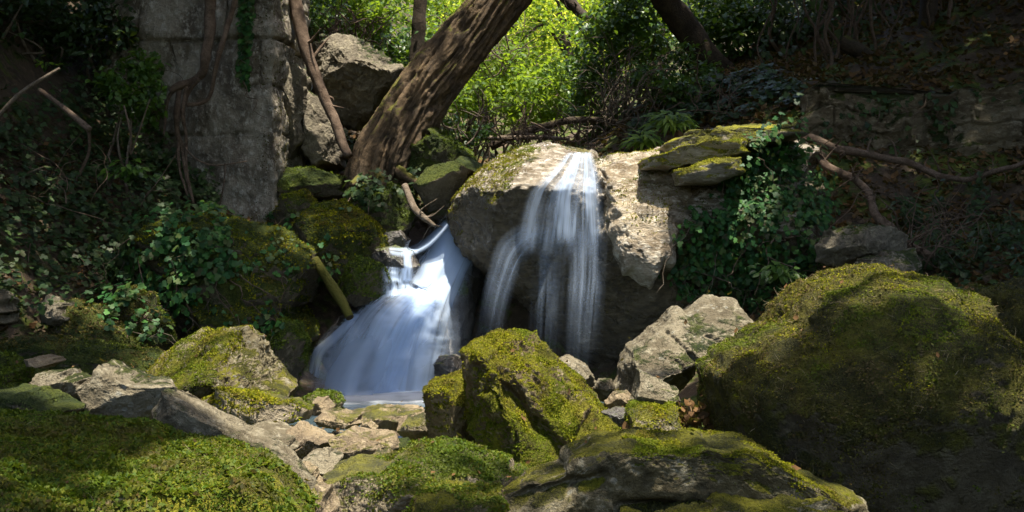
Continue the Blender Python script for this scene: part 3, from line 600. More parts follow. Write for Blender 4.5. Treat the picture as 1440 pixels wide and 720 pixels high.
rock('stone', 'dark rock in the hollow under the upright cracked boulder', 'stone', [(386, 260), (400, 236), (440, 236), (490, 250), (486, 280), (430, 280), (392, 282)], 9.9, .35, 'dark', 67, 6, moss=(.4, 2500, .022, 'moss_g'))
rock('stone', 'long tan stone lying on the right bank above the huge boulder', 'stone', [(1146, 345), (1164, 322), (1220, 315), (1255, 317), (1277, 330), (1272, 352), (1232, 366), (1180, 376), (1150, 370)], 7.6, .35, 'cliff', 68, 6, .5, 4)
rock('stone', 'smaller tan stone below the long one on the right bank', 'stone', [(1190, 385), (1210, 362), (1250, 352), (1288, 350), (1296, 375), (1270, 400), (1200, 405)], 7.2, .3, 'cliff', 69, 6, .5, 4)

# small pebbles filling the streambed
def pebbles():
    rng = np.random.default_rng(11); proto = []
    k = 0
    for i in range(190):
        x = rng.normal(-.6, .42); y = rng.uniform(3.4, 7.0)
        if x > .1 or x < -1.7: continue
        r = rng.uniform(.016, .07)*rng.uniform(.5, 1)
        z = float(hgt(x, y)[0])
        px = CX+x/y*F
        n, Fc = ico(4); V = n*np.array([1, rng.uniform(.7, 1.1), rng.uniform(.5, .8)])*r
        for _ in range(6):
            m = rdir(1, rng)[0]; e = V@m-r*.62; V = V-m*np.maximum(e, 0)[:, None]*.9
        a = rng.uniform(0, 6.28); V = V@np.array([[math.cos(a), -math.sin(a), 0], [math.sin(a), math.cos(a), 0], [0, 0, 1]])
        V = V+unit(V)*(fbm(V/r*1.5+i, 2)*r*.1)[:, None]+np.array([x, y, z+r*.35+.05])
        o = mk('pebble', V, Fc, M[['tan', 'tan', 'grey', 'tanm'][i % 4]])
        tag(o, 'small pebble lying loose between the bigger streambed stones', 'pebble', 'pebbles in the streambed')
pebbles()

# ------------------------------------------------------------------ casting points on surfaces
_bv = {}
def bvh(names):
    key = tuple(names)
    if key not in _bv:
        Vs, Fs, n = [], [], 0
        for k in names:
            V, Fc, _ = GEO[k]; Vs.append(V); Fs.append(Fc+n); n += len(V)
        _bv[key] = BVHTree.FromPolygons(np.concatenate(Vs).tolist(), np.concatenate(Fs).tolist())
    return _bv[key]

def inpoly(px, py, poly):
    c = np.zeros(len(px), bool); n = len(poly)
    for i in range(n):
        x1, y1 = poly[i]; x2, y2 = poly[(i+1) % n]
        cond = ((y1 > py) != (y2 > py)) & (px < (x2-x1)*(py-y1)/((y2-y1)+1e-9)+x1)
        c ^= cond
    return c

def on_surface(names, poly, Y, n, rng=RNG):
    """points on the named surfaces met when going straight back (+Y) through a patch of the plane at distance Y"""
    tree = bvh(names); poly = np.array(poly, float); out = []; nr = []
    while len(out) < n:
        q = rng.uniform(poly.min(0), poly.max(0), (n*2, 2)); q = q[inpoly(q[:, 0], q[:, 1], poly)]
        if not len(q): break
        miss = 0
        for a, b in q:
            p = P(a, b, Y)
            h = tree.ray_cast(Vector((p[0], Y-1.3, p[2])), Vector((0, 1, 0)), 40)
            if h[0] is None: miss += 1; continue
            out.append(h[0][:]); nr.append(h[1][:])
            if len(out) >= n: break
        if miss > n*1.5: break
    nr = np.array(nr); nr[nr[:, 1] > 0] *= -1
    return np.array(out), nr

def ivy(name, label, names, poly, Y, n, size, mat, seed, off=.08, stems=10, group=None, kind='ivy', clump=3.0, thr=-.15):
    rng = np.random.default_rng(seed)
    p, nn = on_surface(names, poly, Y, int(n*1.5), rng)
    keep = fbm(p*clump+seed, 3)+rng.normal(0, .12, len(p)) > thr
    p, nn = p[keep][:n], nn[keep][:n]
    lo = p.min(0); root = empty(name, (p[:, 0].mean(), p[:, 1].mean(), lo[2])); tag(root, label, 'ivy' if kind == 'ivy' else 'plant', group)
    k = len(p)
    bulge = (.5+.8*np.clip(fbm(p*4+seed*2, 2)+.4, 0, 1.2))
    q = p+nn*(rng.uniform(.1, 1, k)*off*bulge)[:, None]
    tip = np.array([0, -.25, -.8])+rdir(k, rng)*.75; nr = nn+np.array([0, -.3, .55])+rdir(k, rng)*.55
    Vl, Fl = scatter(kind, q, nr, tip, size*rng.uniform(.5, 1.25, k)); mk('leaves', Vl, Fl, M[mat], root)
    A = Acc()
    for i in range(stems):
        A = Acc(); j = rng.integers(k); st = q[j]; d = np.abs(p[:, 0]-st[0])+0*d if False else None
        L = rng.uniform(.15, .75); m = 9; dr = rng.normal(0, .03)
        pts = [st]
        for s in range(m): pts.append(pts[-1]+np.array([rng.normal(dr, .03), -.004+rng.normal(0, .015), -L/m*rng.uniform(.2, 1.4)]))
        A.add(*tube(pts, np.linspace(.004, .0015, m+1)*rng.uniform(.6, 1.5), 5)); A.mk('stem', M['root' if i % 3 else 'twig'], root)
    return root

LEDGE = [LM.name, LR.name, TU.name]
SLABS = [k for k in GEO if 'ledge' in GEO[k][2].get('label', '') and 'slab' in k]
ROCKS = [k for k in GEO if k != 'ground']

# ------------------------------------------------------------------ old wall, ruined wall
def walled(name, label, plan, z0, z1, course, mat, seed, rough=.05, top=None):
    """closed plan of a stone wall, dressed into irregular courses"""
    plan = np.array(plan, float); n = len(plan); seg = []
    for i in range(n):
        a, b = plan[i], plan[(i+1) % n]; L = np.linalg.norm(b-a); m = max(3, int(L/.013))
        t = np.linspace(0, 1, m, endpoint=False)[:, None]; seg.append(a+(b-a)*t)
    pl = np.concatenate(seg); m = len(pl); nz = int((z1-z0)/.013)
    T = np.roll(pl, -1, 0)-np.roll(pl, 1, 0); Nn = np.stack([T[:, 1], -T[:, 0]], 1); Nn /= np.linalg.norm(Nn, axis=1)[:, None]
    u = np.cumsum(np.linalg.norm(np.roll(pl, -1, 0)-pl, axis=1)); z = np.linspace(z0, z1, nz)
    U, Z = np.meshgrid(u, z); X = np.broadcast_to(pl[:, 0], U.shape); Yy = np.broadcast_to(pl[:, 1], U.shape)
    q = np.stack([X.ravel(), Yy.ravel(), Z.ravel()], 1)
    zz = Z.ravel()+.05*fbm(q*1.3+seed, 2); row = np.floor(zz/course)
    bl = course*1.9; uu = U.ravel()+.04*fbm(q*2+9, 2)+(row*0.37 % 1)*bl
    fz = np.abs((zz/course) % 1-.5)*2; fu = np.abs((uu/bl) % 1-.5)*2
    wear = np.clip(.75+1.2*fbm(q*1.1+seed+4, 3), 0, 1)
    joint = np.maximum(sstep(.90, .98, fz), sstep(.955, .99, fu))
    cell = np.sin(row*12.9+np.floor(uu/bl)*78.2)*43758.5; cell = cell-np.floor(cell)
    d = -joint*.055*wear+(cell-.5)*.05*wear+rough*fbm(q*2.3+seed, 4)+.008*fbm(q*14, 3)-.06*sstep(.55, .8, fbm(q*2.1+seed, 4))
    NX = np.broadcast_to(Nn[:, 0], U.shape).ravel(); NY = np.broadcast_to(Nn[:, 1], U.shape).ravel()
    q[:, 0] += NX*d; q[:, 1] += NY*d
    if top is not None:
        q[:, 2] = z0+(q[:, 2]-z0)*(1+top*fbm(np.stack([q[:, 0], q[:, 1], q[:, 0]*0], 1)*1.5+seed, 3))
    i, j = np.meshgrid(np.arange(nz-1), np.arange(m), indexing='ij'); i = i.ravel(); j = j.ravel(); k = (j+1) % m
    Fq = np.stack([i*m+j, i*m+k, (i+1)*m+k, (i+1)*m+j], 1)
    # top: fan to the middle
    c = len(q); q = np.concatenate([q, [[pl[:, 0].mean(), pl[:, 1].mean(), q[(nz-1)*m:nz*m, 2].mean()]]])
    jj = np.arange(m); Ft = np.stack([(nz-1)*m+jj, (nz-1)*m+(jj+1) % m, np.full(m, c)], 1)
    o = mk(name, q, [Fq, Ft], M[mat]); tag(o, label, 'wall')
    GEO[o.name] = (q, np.concatenate([Fq[:, [0, 1, 2]], Fq[:, [0, 2, 3]], Ft]), o)
    return o
W1 = walled('stone_wall', 'tall weathered grey masonry wall end with hanging roots on the left', [(-3.6, 9.75), (-2.08, 9.55), (-1.98, 10.6), (-3.6, 10.9)], .9, 5.2, .42, 'wall', 3)
W2 = walled('ruined_wall', 'low ruined stone wall in the shade on the right bank', [(2.62, 9.8), (5.6, 9.3), (5.8, 10.1), (2.75, 10.35)], 1.3, 2.50, .155, 'ruin', 8, .10, .16)
# moss strip on the corner of the old wall
o_moss(W1, GEO[W1.name][0], GEO[W1.name][1], (-.3, 3500, .02, 'moss_d', {'nz': .6, 'box': ((-2.25, -1.95), None, (1, 4))}), np.random.default_rng(3))

# ------------------------------------------------------------------ water
def camY(tree, px, py):
    d = Vector(((px-CX)/F, 1.0, -(py-HY)/F)); h = tree.ray_cast(Vector((0, 0, CZ)), d.normalized(), 40)
    return h[0].y if h[0] is not None else None

def sheet(Lp, Rp, tree, mat, parent, nu=22, nv=70, gap=.03, ymax=9.8, fall=.0, y0=None, bulge=.05, seed=0):
    """a film of water following the rock: it keeps just in front of the stone and never runs back uphill"""
    Lp = np.array(Lp, float); Rp = np.array(Rp, float)
    L, _ = resample(Lp, np.zeros(len(Lp)), nv); R, _ = resample(Rp, np.zeros(len(Rp)), nv)
    u = np.linspace(0, 1, nu)
    PX = L[:, None, 0]*(1-u)+R[:, None, 0]*u; PY = L[:, None, 1]*(1-u)+R[:, None, 1]*u
    D = np.full((nv, nu), np.nan)
    for i in range(nv):
        for j in range(nu):
            y = camY(tree, PX[i, j], PY[i, j])
            if y is not None: D[i, j] = y-gap
    cur = np.full(nu, y0 if y0 else ymax)
    for i in range(nv):
        row = D[i]; row = np.where(np.isnan(row), cur, row); cur = np.minimum(cur-fall, row); D[i] = cur
    for _ in range(4):
        Dp = np.pad(D, 1, mode='edge'); D = np.minimum(D, (Dp[:-2, 1:-1]+Dp[2:, 1:-1]+Dp[1:-1, :-2]+Dp[1:-1, 2:]+D)/5+.0)
    q = np.stack([PX.ravel()/40, PY.ravel()/130, np.full(PX.size, seed*3.3)], 1)
    D = D-bulge*(fbm(q, 3).reshape(nv, nu)*.5+.3*np.sin(np.pi*u)[None])
    V = np.stack([(PX-CX)/F*D, D, CZ-(PY-HY)/F*D], 2).reshape(-1, 3)
    UU, VV = np.meshgrid(u, np.linspace(0, 1, nv)); uv = np.stack([UU.ravel(), VV.ravel()], 1)
    i, j = np.meshgrid(np.arange(nv-1), np.arange(nu-1), indexing='ij'); i = i.ravel(); j = j.ravel()
    Fq = np.stack([i*nu+j, i*nu+j+1, (i+1)*nu+j+1, (i+1)*nu+j], 1)
    return mk('water_sheet', V, Fq, mat, parent, uv=uv)

def build_water():
    tl = bvh([CH.name, CH2.name]); tr = bvh([LM.name, LR.name])
    t = empty('waterfall', tuple(P(540, 562, 8.4))); tag(t, 'wide misty left cascade sliding down dark rock into the pool', 'waterfall')
    A = water_mat('cascade_veil', 6, 1.3, .32, .64, .60, 1.0, 1)
    sheet([(634, 282), (594, 330), (548, 388), (490, 426), (440, 480), (408, 530), (390, 567)], [(696, 270), (690, 330), (672, 380), (662, 430), (652, 480), (640, 530), (632, 568)], tl, A, t, seed=1)
    B = water_mat('cascade_core', 4, .9, .24, .54, .97, .9, 2, vin=.1)
    sheet([(638, 280), (608, 330), (580, 385), (552, 430), (526, 480), (516, 530), (510, 567)], [(694, 268), (684, 335), (660, 390), (645, 430), (634, 480), (626, 530), (620, 568)], tl, B, t, gap=.1, seed=2)
    C = water_mat('cascade_hump', 4, 1.2, .34, .6, .85, 1.0, 3, vin=.12)
    sheet([(572, 396), (528, 412), (492, 442), (462, 490), (446, 520), (430, 567)], [(640, 398), (632, 425), (616, 450), (596, 500), (584, 530), (572, 567)], tl, C, t, gap=.14, seed=3)
    D = water_mat('cascade_mist', 2, .8, .2, .7, .5, 1.0, 4, vin=.5)
    sheet([(530, 430), (460, 470), (420, 520), (400, 567)], [(665, 430), (665, 470), (655, 520), (640, 567)], tl, D, t, gap=.25, seed=4)
    E = water_mat('cascade_trickle', 2, 1, .25, .5, .7, 1.0, 5)
    sheet([(498, 438), (462, 470), (440, 490), (432, 520), (424, 562)], [(512, 440), (480, 478), (458, 500), (452, 530), (446, 562)], tl, E, t, nu=10, seed=5, gap=.06)
    sheet([(626, 306), (596, 334), (570, 346), (545, 346)], [(634, 318), (606, 348), (575, 362), (548, 360)], bvh([k for k in ROCKS]), E, t, nu=10, seed=6)
    sheet([(536, 374), (534, 385), (536, 400), (534, 418)], [(582, 376), (582, 388), (584, 400), (588, 416)], bvh([k for k in ROCKS]), C, t, nu=12, nv=30, seed=7, gap=.05)
    sheet([(564, 352), (566, 366), (566, 380), (562, 396)], [(580, 354), (580, 366), (582, 380), (584, 396)], bvh([k for k in ROCKS]), E, t, nu=10, nv=24, seed=8, gap=.05)
    t = empty('waterfall', tuple(P(770, 500, 8.2))); tag(t, 'thin right fall of separate white strands over the overhanging boulder', 'waterfall')
    G = water_mat('fall_veil', 7, .8, .30, .68, .58, .7, 6, vin=.04, vout=.25)
    sheet([(798, 213), (772, 240), (744, 266), (730, 300), (722, 335), (716, 362)], [(834, 213), (846, 245), (852, 272), (854, 310), (854, 340), (854, 365)], tr, G, t, nu=34, seed=9)
    G2 = water_mat('fall_streaks', 5, .8, .42, .64, .72, .7, 7, vin=.04, vout=.2)
    sheet([(803, 213), (790, 235), (774, 270), (766, 310), (760, 350)], [(832, 213), (838, 245), (842, 272), (846, 310), (848, 345)], tr, G2, t, nu=30, gap=.05, seed=10)
    H = water_mat('fall_strand', 4.0, .6, .24, .66, .52, 1.3, 8, vin=.25, vout=.55)
    sheet([(782, 312), (734, 314), (700, 336), (684, 380), (672, 430), (656, 510)], [(800, 336), (768, 346), (744, 368), (728, 400), (716, 445), (706, 510)], tr, H, t, nu=12, gap=.06, fall=.004, seed=11)
    H2 = water_mat('fall_strand_faint', 5, .7, .3, .68, .42, 1.3, 9, vin=.25, vout=.55)
    sheet([(746, 318), (744, 380), (742, 430), (736, 520)], [(802, 318), (800, 380), (797, 430), (794, 520)], tr, H2, t, nu=12, gap=.06, fall=.002, seed=12)
    sheet([(794, 314), (797, 380), (794, 430), (788, 530)], [(846, 314), (842, 380), (838, 430), (834, 530)], tr, H, t, nu=12, gap=.07, fall=.002, seed=13)
    sheet([(822, 318), (826, 380), (822, 430), (814, 515)], [(858, 318), (854, 380), (852, 430), (846, 515)], tr, H2, t, nu=8, gap=.06, fall=.002, seed=14)
    # pool
    N = NT('pool_water'); pb = N.n('ShaderNodeBsdfPrincipled', Roughness=.12); N.set(pb, 'Base Color', (.05, .075, .085)); pb.inputs['Specular IOR Level'].default_value = .6
    g = N.n('ShaderNodeNewGeometry'); mp = N.n('ShaderNodeMapping'); mp.inputs['Scale'].default_value = (1, 5, 1); N.set(mp, 'Vector', g.outputs['Position'])
    bp = N.n('ShaderNodeBump', Strength=.2, Distance=.02); N.set(bp, 'Height', N.noise(mp.outputs[0], 3, 3)); N.set(pb, 'Normal', bp.outputs[0]); N.surf(pb)
    xs = np.linspace(-2.2, 1.4, 60); ys = np.linspace(6.35, 9.6, 90); X, Yg = np.meshgrid(xs, ys, indexing='ij')
    Z = np.interp(Yg, [2.2, 4.0, 6.2, 6.6, 9.6], [-.06, -.04, -.03, .0, .0])+.004*fbm(np.stack([X.ravel(), Yg.ravel(), X.ravel()*0], 1)*3, 2).reshape(X.shape)
    i, j = np.meshgrid(np.arange(59), np.arange(89), indexing='ij'); i = i.ravel(); j = j.ravel()
    tag(mk('water', np.stack([X.ravel(), Yg.ravel(), Z.ravel()], 1), np.stack([i*90+j, (i+1)*90+j, (i+1)*90+j+1, i*90+j+1], 1), N.m), kind='structure')
    # white sheet below the cascade: foam, with the fall's bright reflection painted in
    fm = water_mat('foam', 3, 2, .2, .5, .95, .7, 11, vin=.4, vout=.3, col=(.85, .9, .96))
    xs = np.linspace(-1.75, -.45, 30); ys = np.linspace(7.5, 8.7, 20); X, Yg = np.meshgrid(xs, ys, indexing='ij')
    V = np.stack([X.ravel(), Yg.ravel(), .012+.006*fbm(np.stack([X.ravel(), Yg.ravel(), X.ravel()*0], 1)*4, 2)], 1)
    i, j = np.meshgrid(np.arange(29), np.arange(19), indexing='ij'); i = i.ravel(); j = j.ravel()
    uv = np.stack([(X.ravel()+1.75)/1.3, (Yg.ravel()-7.5)/1.2], 1)
    tag(mk('foam', V, np.stack([i*20+j, (i+1)*20+j, (i+1)*20+j+1, i*20+j+1], 1), fm, uv=uv), 'white foam with the reflected fall painted in, on the pool below the left cascade', 'foam', kind='stuff')
build_water()

# ------------------------------------------------------------------ ivy and plants
ivy('ivy', 'dense dark green ivy curtain hanging over the ledge right of the falls', LEDGE+SLABS+['ground'], [(962, 300), (1000, 275), (1045, 205), (1078, 180), (1120, 182), (1148, 230), (1168, 290), (1156, 350), (1112, 405), (1070, 445), (1015, 425), (955, 405), (935, 365), (950, 330)], 8.5, 4600, .043, 'ivy', 21, .2, 70, thr=-.32, clump=5)
ivy('ivy', 'ivy hanging in strands over the wide bank boulder below the old wall', ROCKS+['ground'], [(195, 300), (320, 300), (345, 335), (335, 375), (300, 400), (285, 450), (255, 470), (235, 440), (200, 420), (190, 360)], 8.0, 1200, .048, 'ivy', 22, .16, 30, clump=5)
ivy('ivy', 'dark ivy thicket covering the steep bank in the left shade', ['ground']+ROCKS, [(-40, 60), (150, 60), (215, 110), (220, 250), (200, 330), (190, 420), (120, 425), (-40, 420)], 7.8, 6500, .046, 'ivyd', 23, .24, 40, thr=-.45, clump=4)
ivy('ivy', 'small ivy growing round the foot of the leaning tree', ROCKS+['ground'], [(485, 215), (520, 260), (560, 250), (590, 230), (585, 290), (540, 300), (500, 280)], 9.7, 260, .055, 'ivyd', 24, .12, 6)
ivy('ivy', 'ivy strip climbing the middle of the old wall', [W1.name], [(335, -20), (360, -20), (356, 60), (350, 120), (340, 120), (338, 60)], 9.6, 260, .05, 'ivy', 25, .06, 8, thr=-.6)
ivy('ivy', 'sparse ivy on the left part of the old wall beside the roots', [W1.name], [(190, 60), (225, 70), (232, 150), (230, 220), (205, 230), (190, 150)], 9.6, 200, .055, 'leaf_m', 26, .10, 6)
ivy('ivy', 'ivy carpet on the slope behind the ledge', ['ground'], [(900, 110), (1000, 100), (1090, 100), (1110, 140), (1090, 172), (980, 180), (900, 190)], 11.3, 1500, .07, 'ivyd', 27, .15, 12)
ivy('bank_plant', 'dim leafy plants at the right edge behind the huge boulder', ['ground'], [(1290, 340), (1350, 280), (1480, 260), (1480, 400), (1300, 400)], 7.8, 1300, .06, 'leaf_d', 28, .25, 25, kind='ovate')

ivy('ivy', 'scattered ivy and thin roots over the face of the ruined wall', [W2.name], [(1160, 130), (1450, 120), (1450, 250), (1160, 240)], 9.6, 420, .05, 'ivyd', 29, .08, 40, thr=.0)
ivy('ivy', 'loose ivy runners on the mossy bank boulders at the foot of the old wall', ROCKS, [(300, 300), (470, 290), (450, 420), (420, 460), (330, 450)], 8.2, 350, .045, 'ivy', 30, .08, 16, thr=.1)

def herb(label, px, py, Y, n, r, size, mat, kind='ovate', name='herb'):
    rng = np.random.default_rng(int(px*7+py)); c = P(px, py, Y); root = empty(name, tuple(c)); tag(root, label, 'plant')
    d = rdir(n, rng); d[:, 2] = np.abs(d[:, 2])*.7; pos = c+d*rng.uniform(.2, 1, (n, 1))*r
    Vl, Fl = scatter(kind, pos, unit(d*.4+np.array([0, -.5, .8])+rdir(n, rng)*.3), d+np.array([0, -.2, -.2])+rdir(n, rng)*.3, size*rng.uniform(.6, 1.2, n)); mk('leaves', Vl, Fl, M[mat], root)
    A = Acc()
    for i in range(0, n, 3): A.add(*tube([c-[0, 0, .05], (c+pos[i])/2+[0, 0, .02], pos[i]], [.004, .003, .002], 4))
    A.mk('stems', M['leaf_m'], root)
herb('bright green broad leaved herb in front of the old wall on the left bank', 180, 248, 8.3, 90, .2, .075, 'leaf_m')
herb('small bright herb at the foot of the old wall', 300, 298, 8.9, 45, .14, .06, 'leaf_m')
herb('little teal leaved plant on the face of the wide bank boulder', 350, 378, 7.55, 22, .10, .055, 'ivy')
herb('light green leafy plant below the ivy curtain beside the huge boulder', 1092, 390, 7.4, 80, .17, .07, 'leaf_m')
herb('yellow green leaf tuft catching light at the far left', 62, 92, 8.2, 20, .12, .05, 'leaf_b')
herb('bright grassy tuft on the slope behind the ledge', 945, 178, 10.3, 160, .24, .15, 'leaf_b', 'blade', 'grass_tuft')
herb('smaller bright grassy tuft at the back edge of the ledge', 905, 202, 10.0, 110, .17, .13, 'leaf_b', 'blade', 'grass_tuft')

# dead leaves
def litter():
    rng = np.random.default_rng(31)
    def lay(n, x0, x1, y0, y1, sz):
        p = gpos(n, x0, x1, y0, y1, rng); p[:, 2] += rng.uniform(.005, .04, n)
        nr = np.array([0, -.25, 1])+rdir(n, rng)*.75
        return scatter('dead', p, nr, rdir(n, rng), sz*rng.uniform(.5, 1.2, n))
    A = Acc()
    A.add(*lay(5200, 1.6, 5.2, 7.4, 10.5, .075)); A.add(*lay(7000, 1.2, 6.5, 10.3, 13.5, .08)); A.add(*lay(1500, -3.6, -1.8, 7.5, 9.6, .06)); A.add(*lay(3000, -2, 2, 10.4, 14, .08))
    tag(A.mk('leaf_litter', M['dead']), 'brown fallen leaves scattered over the shaded banks', 'leaf litter', kind='stuff')
    tree_ = bvh([k for k in GEO if k not in ('ground',) and GEO[k][1].shape[0] > 1000 and 'wall' not in k]); pp, nn = [], []
    while len(pp) < 120:
        x, y = rng.uniform(-2.6, 2.8), rng.uniform(2.4, 8.0); h = tree_.ray_cast(Vector((x, y, 2.6)), Vector((0, 0, -1)), 4)
        if h[0] is not None and h[1].z > .45: pp.append(h[0][:]); nn.append(h[1][:])
    pp = np.array(pp); nn = np.array(nn); k = len(pp)
    B = Acc(); B.add(*scatter('dead', pp+nn*.015, nn+rdir(k, rng)*.5, rdir(k, rng), rng.uniform(.015, .036, k)))
    tag(B.mk('stray_leaves', M['dead']), 'scattered dry leaves caught on the mossy rocks', 'leaf litter', kind='stuff')
    G = Acc()
    for x0, x1, y0, y1, n in ((-6.5, -2.7, 2.5, 8.5, 7000), (2.7, 6.5, 2.5, 8.2, 6000)):
        p = gpos(n, x0, x1, y0, y1, rng); p = p[fbm(p*1.3, 3) > -.25]; k = len(p); p[:, 2] += rng.uniform(.01, .14, k)
        G.add(*scatter('ivy', p, np.array([0, -.2, 1])+rdir(k, rng)*.5, rdir(k, rng), .05*rng.uniform(.5, 1.25, k)))
    tag(G.mk('ground_cover', M['ivyd']), 'dark creeping leaves covering both banks', 'ground cover', kind='stuff')
    lay_l = lay(2500, -6, -2.4, 2.5, 8.5, .06); L = Acc(); L.add(*lay_l); L.add(*lay(2500, 2.4, 6, 2.5, 8, .06)); tag(L.mk('leaf_litter', M['dead']), 'fallen leaves on the near banks', 'leaf litter', kind='stuff')
    c = P(968, 588, 4.75); n = 130
    pos = c+rng.normal(0, 1, (n, 3))*np.array([.05, .05, .035])
    Vd, Fd = scatter('dead', pos, rdir(n, rng), rdir(n, rng), rng.uniform(.025, .055, n)); tag(mk('leaf_heap', Vd, Fd, M['dead']), 'heap of dry brown leaves between the mossy cube and the huge boulder', 'leaf heap')
    c = P(878, 592, 4.7); Vd, Fd = scatter('dead', [c], [[.3, -1, .2]], [[.1, 0, -1]], [.055])
    tag(mk('dead_leaf', Vd, Fd, M['dead']), 'single upright orange brown leaf left of the mossy cube', 'leaf')
litter()

def scrap():
    c = P(1144, 114, 11.0); n, Fc = ico(4); V = n*np.array([.09, .05, .035]); V = V+n*(ridge(n*2.2, 2)[:, None]-.5)*.035
    tag(mk('paper_scrap', V+c, Fc, M['white'], smooth=False), 'crumpled white scrap lying on the slope above the ruined wall', 'litter')
scrap()

# ------------------------------------------------------------------ trees, branches, roots, twigs
def branch(label, pts, radii, mat, name='branch', cat='branch', wob=.02, sides=10, m=40, twigs=0, seed=0, rough=.15):
    rng = np.random.default_rng(seed+77); q = np.array([P(*p) for p in pts])
    V, Fc = tube(q, radii, sides, wob, rough, seed, m); o = mk(name, V, Fc, M[mat]); tag(o, label, cat)
    if twigs:
        c, r = resample(q, np.broadcast_to(np.asarray(radii, float), (len(q),)), 40)
        for i in range(twigs):
            A = Acc()
            k = rng.integers(4, 38); d = rdir(1, rng)[0]*.5+[0, 0, .1]; L = rng.uniform(.15, .5); s = c[k]
            pp = [s, s+d*L*.5+rng.normal(0, .02, 3), s+d*L+rng.normal(0, .05, 3)]
            A.add(*tube(pp, [r[k]*.4, r[k]*.25, .002], 5, spu=8)); A.mk('twig', M[mat], o)
    return o
branch('bare dead branch leaning between the old wall and the upper boulder', [(412, -15, 10.0), (424, 40, 9.95), (440, 95, 9.9), (462, 150, 9.85), (490, 222, 9.7)], [.062, .06, .055, .05, .04], 'root', 'dead_branch', twigs=8, seed=1)
branch('mossy fallen branch propped beside the round mossy stone', [(442, 362, 8.3), (462, 395, 8.2), (478, 420, 8.1), (492, 446, 8.0)], [.035, .04, .04, .03], 'barkm', 'fallen_branch', seed=2)
branch('thick pale root crossing the right bank under the ruined wall', [(1110, 182, 9.1), (1145, 198, 9.0), (1180, 214, 9.0), (1240, 224, 9.0), (1290, 236, 8.9), (1340, 244, 8.8), (1400, 240, 8.8), (1470, 228, 8.8)], [.05, .042, .036, .032, .028, .024, .02, .015], 'root', 'tree_root', 'root', .09, twigs=22, seed=3, m=60)
branch('thin root dropping down the right bank beside the ivy', [(1150, 218, 9.0), (1165, 236, 8.9), (1200, 250, 8.7), (1215, 270, 8.5), (1260, 330, 8.1), (1310, 355, 7.9)], [.035, .035, .03, .03, .035, .02], 'root', 'tree_root', 'root', .05, twigs=14, seed=4)
branch('grey driftwood root beside the head of the left cascade', [(570, 262, 9.2), (582, 290, 9.05), (596, 306, 8.95), (612, 318, 8.9)], [.03, .03, .028, .012], 'twig', 'tree_root', 'root', .02, seed=5, twigs=5)
branch('dark arching branch lying across the thicket behind the falls', [(690, 205, 12), (740, 184, 12), (790, 172, 12.1), (850, 168, 12.2), (900, 176, 12.2)], [.05, .05, .04, .035, .02], 'barkd', 'fallen_branch', twigs=10, seed=6)
branch('pale fallen pole low behind the falls', [(640, 196, 12), (740, 194, 11.8), (800, 196, 11.6)], [.03, .028, .02], 'twig', 'fallen_branch', seed=7)
branch('black forked bough entering at the top right of the leaning tree', [(770, -30, 14), (800, 2, 13.8), (818, 18, 13.7), (836, 28, 13.5), (870, 40, 13.4)], [.09, .075, .06, .045, .02], 'barkd', 'bough', 'branch', twigs=12, seed=8)
branch('reddish stick lying in the ivy thicket at the far left', [(56, 126, 7.6), (90, 152, 7.5), (126, 182, 7.4)], [.014, .018, .02], 'root', 'stick', 'stick', .005, seed=9)
branch('long thin stick slanting up to the right in the left thicket', [(-10, 172, 7.6), (30, 130, 7.6), (84, 96, 7.7)], [.016, .014, .01], 'twig', 'stick', 'stick', .005, seed=10)
branch('log lying at the foot of the dark trees on the right slope', [(1186, 58, 11.6), (1210, 72, 11.5), (1245, 96, 11.4)], [.09, .08, .06], 'barkd', 'log', 'log', seed=11)
def wall_roots():
    Y = 9.35; root = empty('hanging_roots', tuple(P(262, 285, Y))); tag(root, 'brown roots creeping down the face of the old wall', 'roots')
    rows = [[(296, -20), (295, 30), (291, 75), (286, 100), (270, 115), (250, 122), (240, 130)], [(335, -20), (318, 40), (304, 85), (296, 130), (284, 143), (262, 146)],
            [(256, 122), (250, 150), (249, 185), (256, 215), (264, 250), (272, 285)], [(262, 122), (258, 160), (262, 200), (262, 240)], [(246, 124), (236, 140), (234, 170), (230, 190)],
            [(280, 112), (266, 130), (260, 150)], [(290, 90), (276, 108), (256, 116)], [(250, 190), (252, 240), (262, 270), (270, 290)], [(255, 200), (270, 218), (300, 232), (345, 228)],
            [(175, 150), (184, 190), (186, 215), (210, 140)], [(316, 230), (312, 262), (304, 300)], [(124, 180), (124, 215), (108, 250), (98, 275)]]
    rs = [.05, .026, .028, .02, .016, .02, .02, .014, .008, .008, .007, .014]
    for k, (r, rad) in enumerate(zip(rows, rs)):
        yy = Y if k < 9 or k == 10 else 8.3; A = Acc()
        A.add(*tube([P(a, b, yy+.04*math.sin(i*2+k)) for i, (a, b) in enumerate(r)], np.linspace(rad, rad*.6, len(r)), 9, .02, .25, k, 50)); A.mk('root', M['root'], root)
wall_roots()

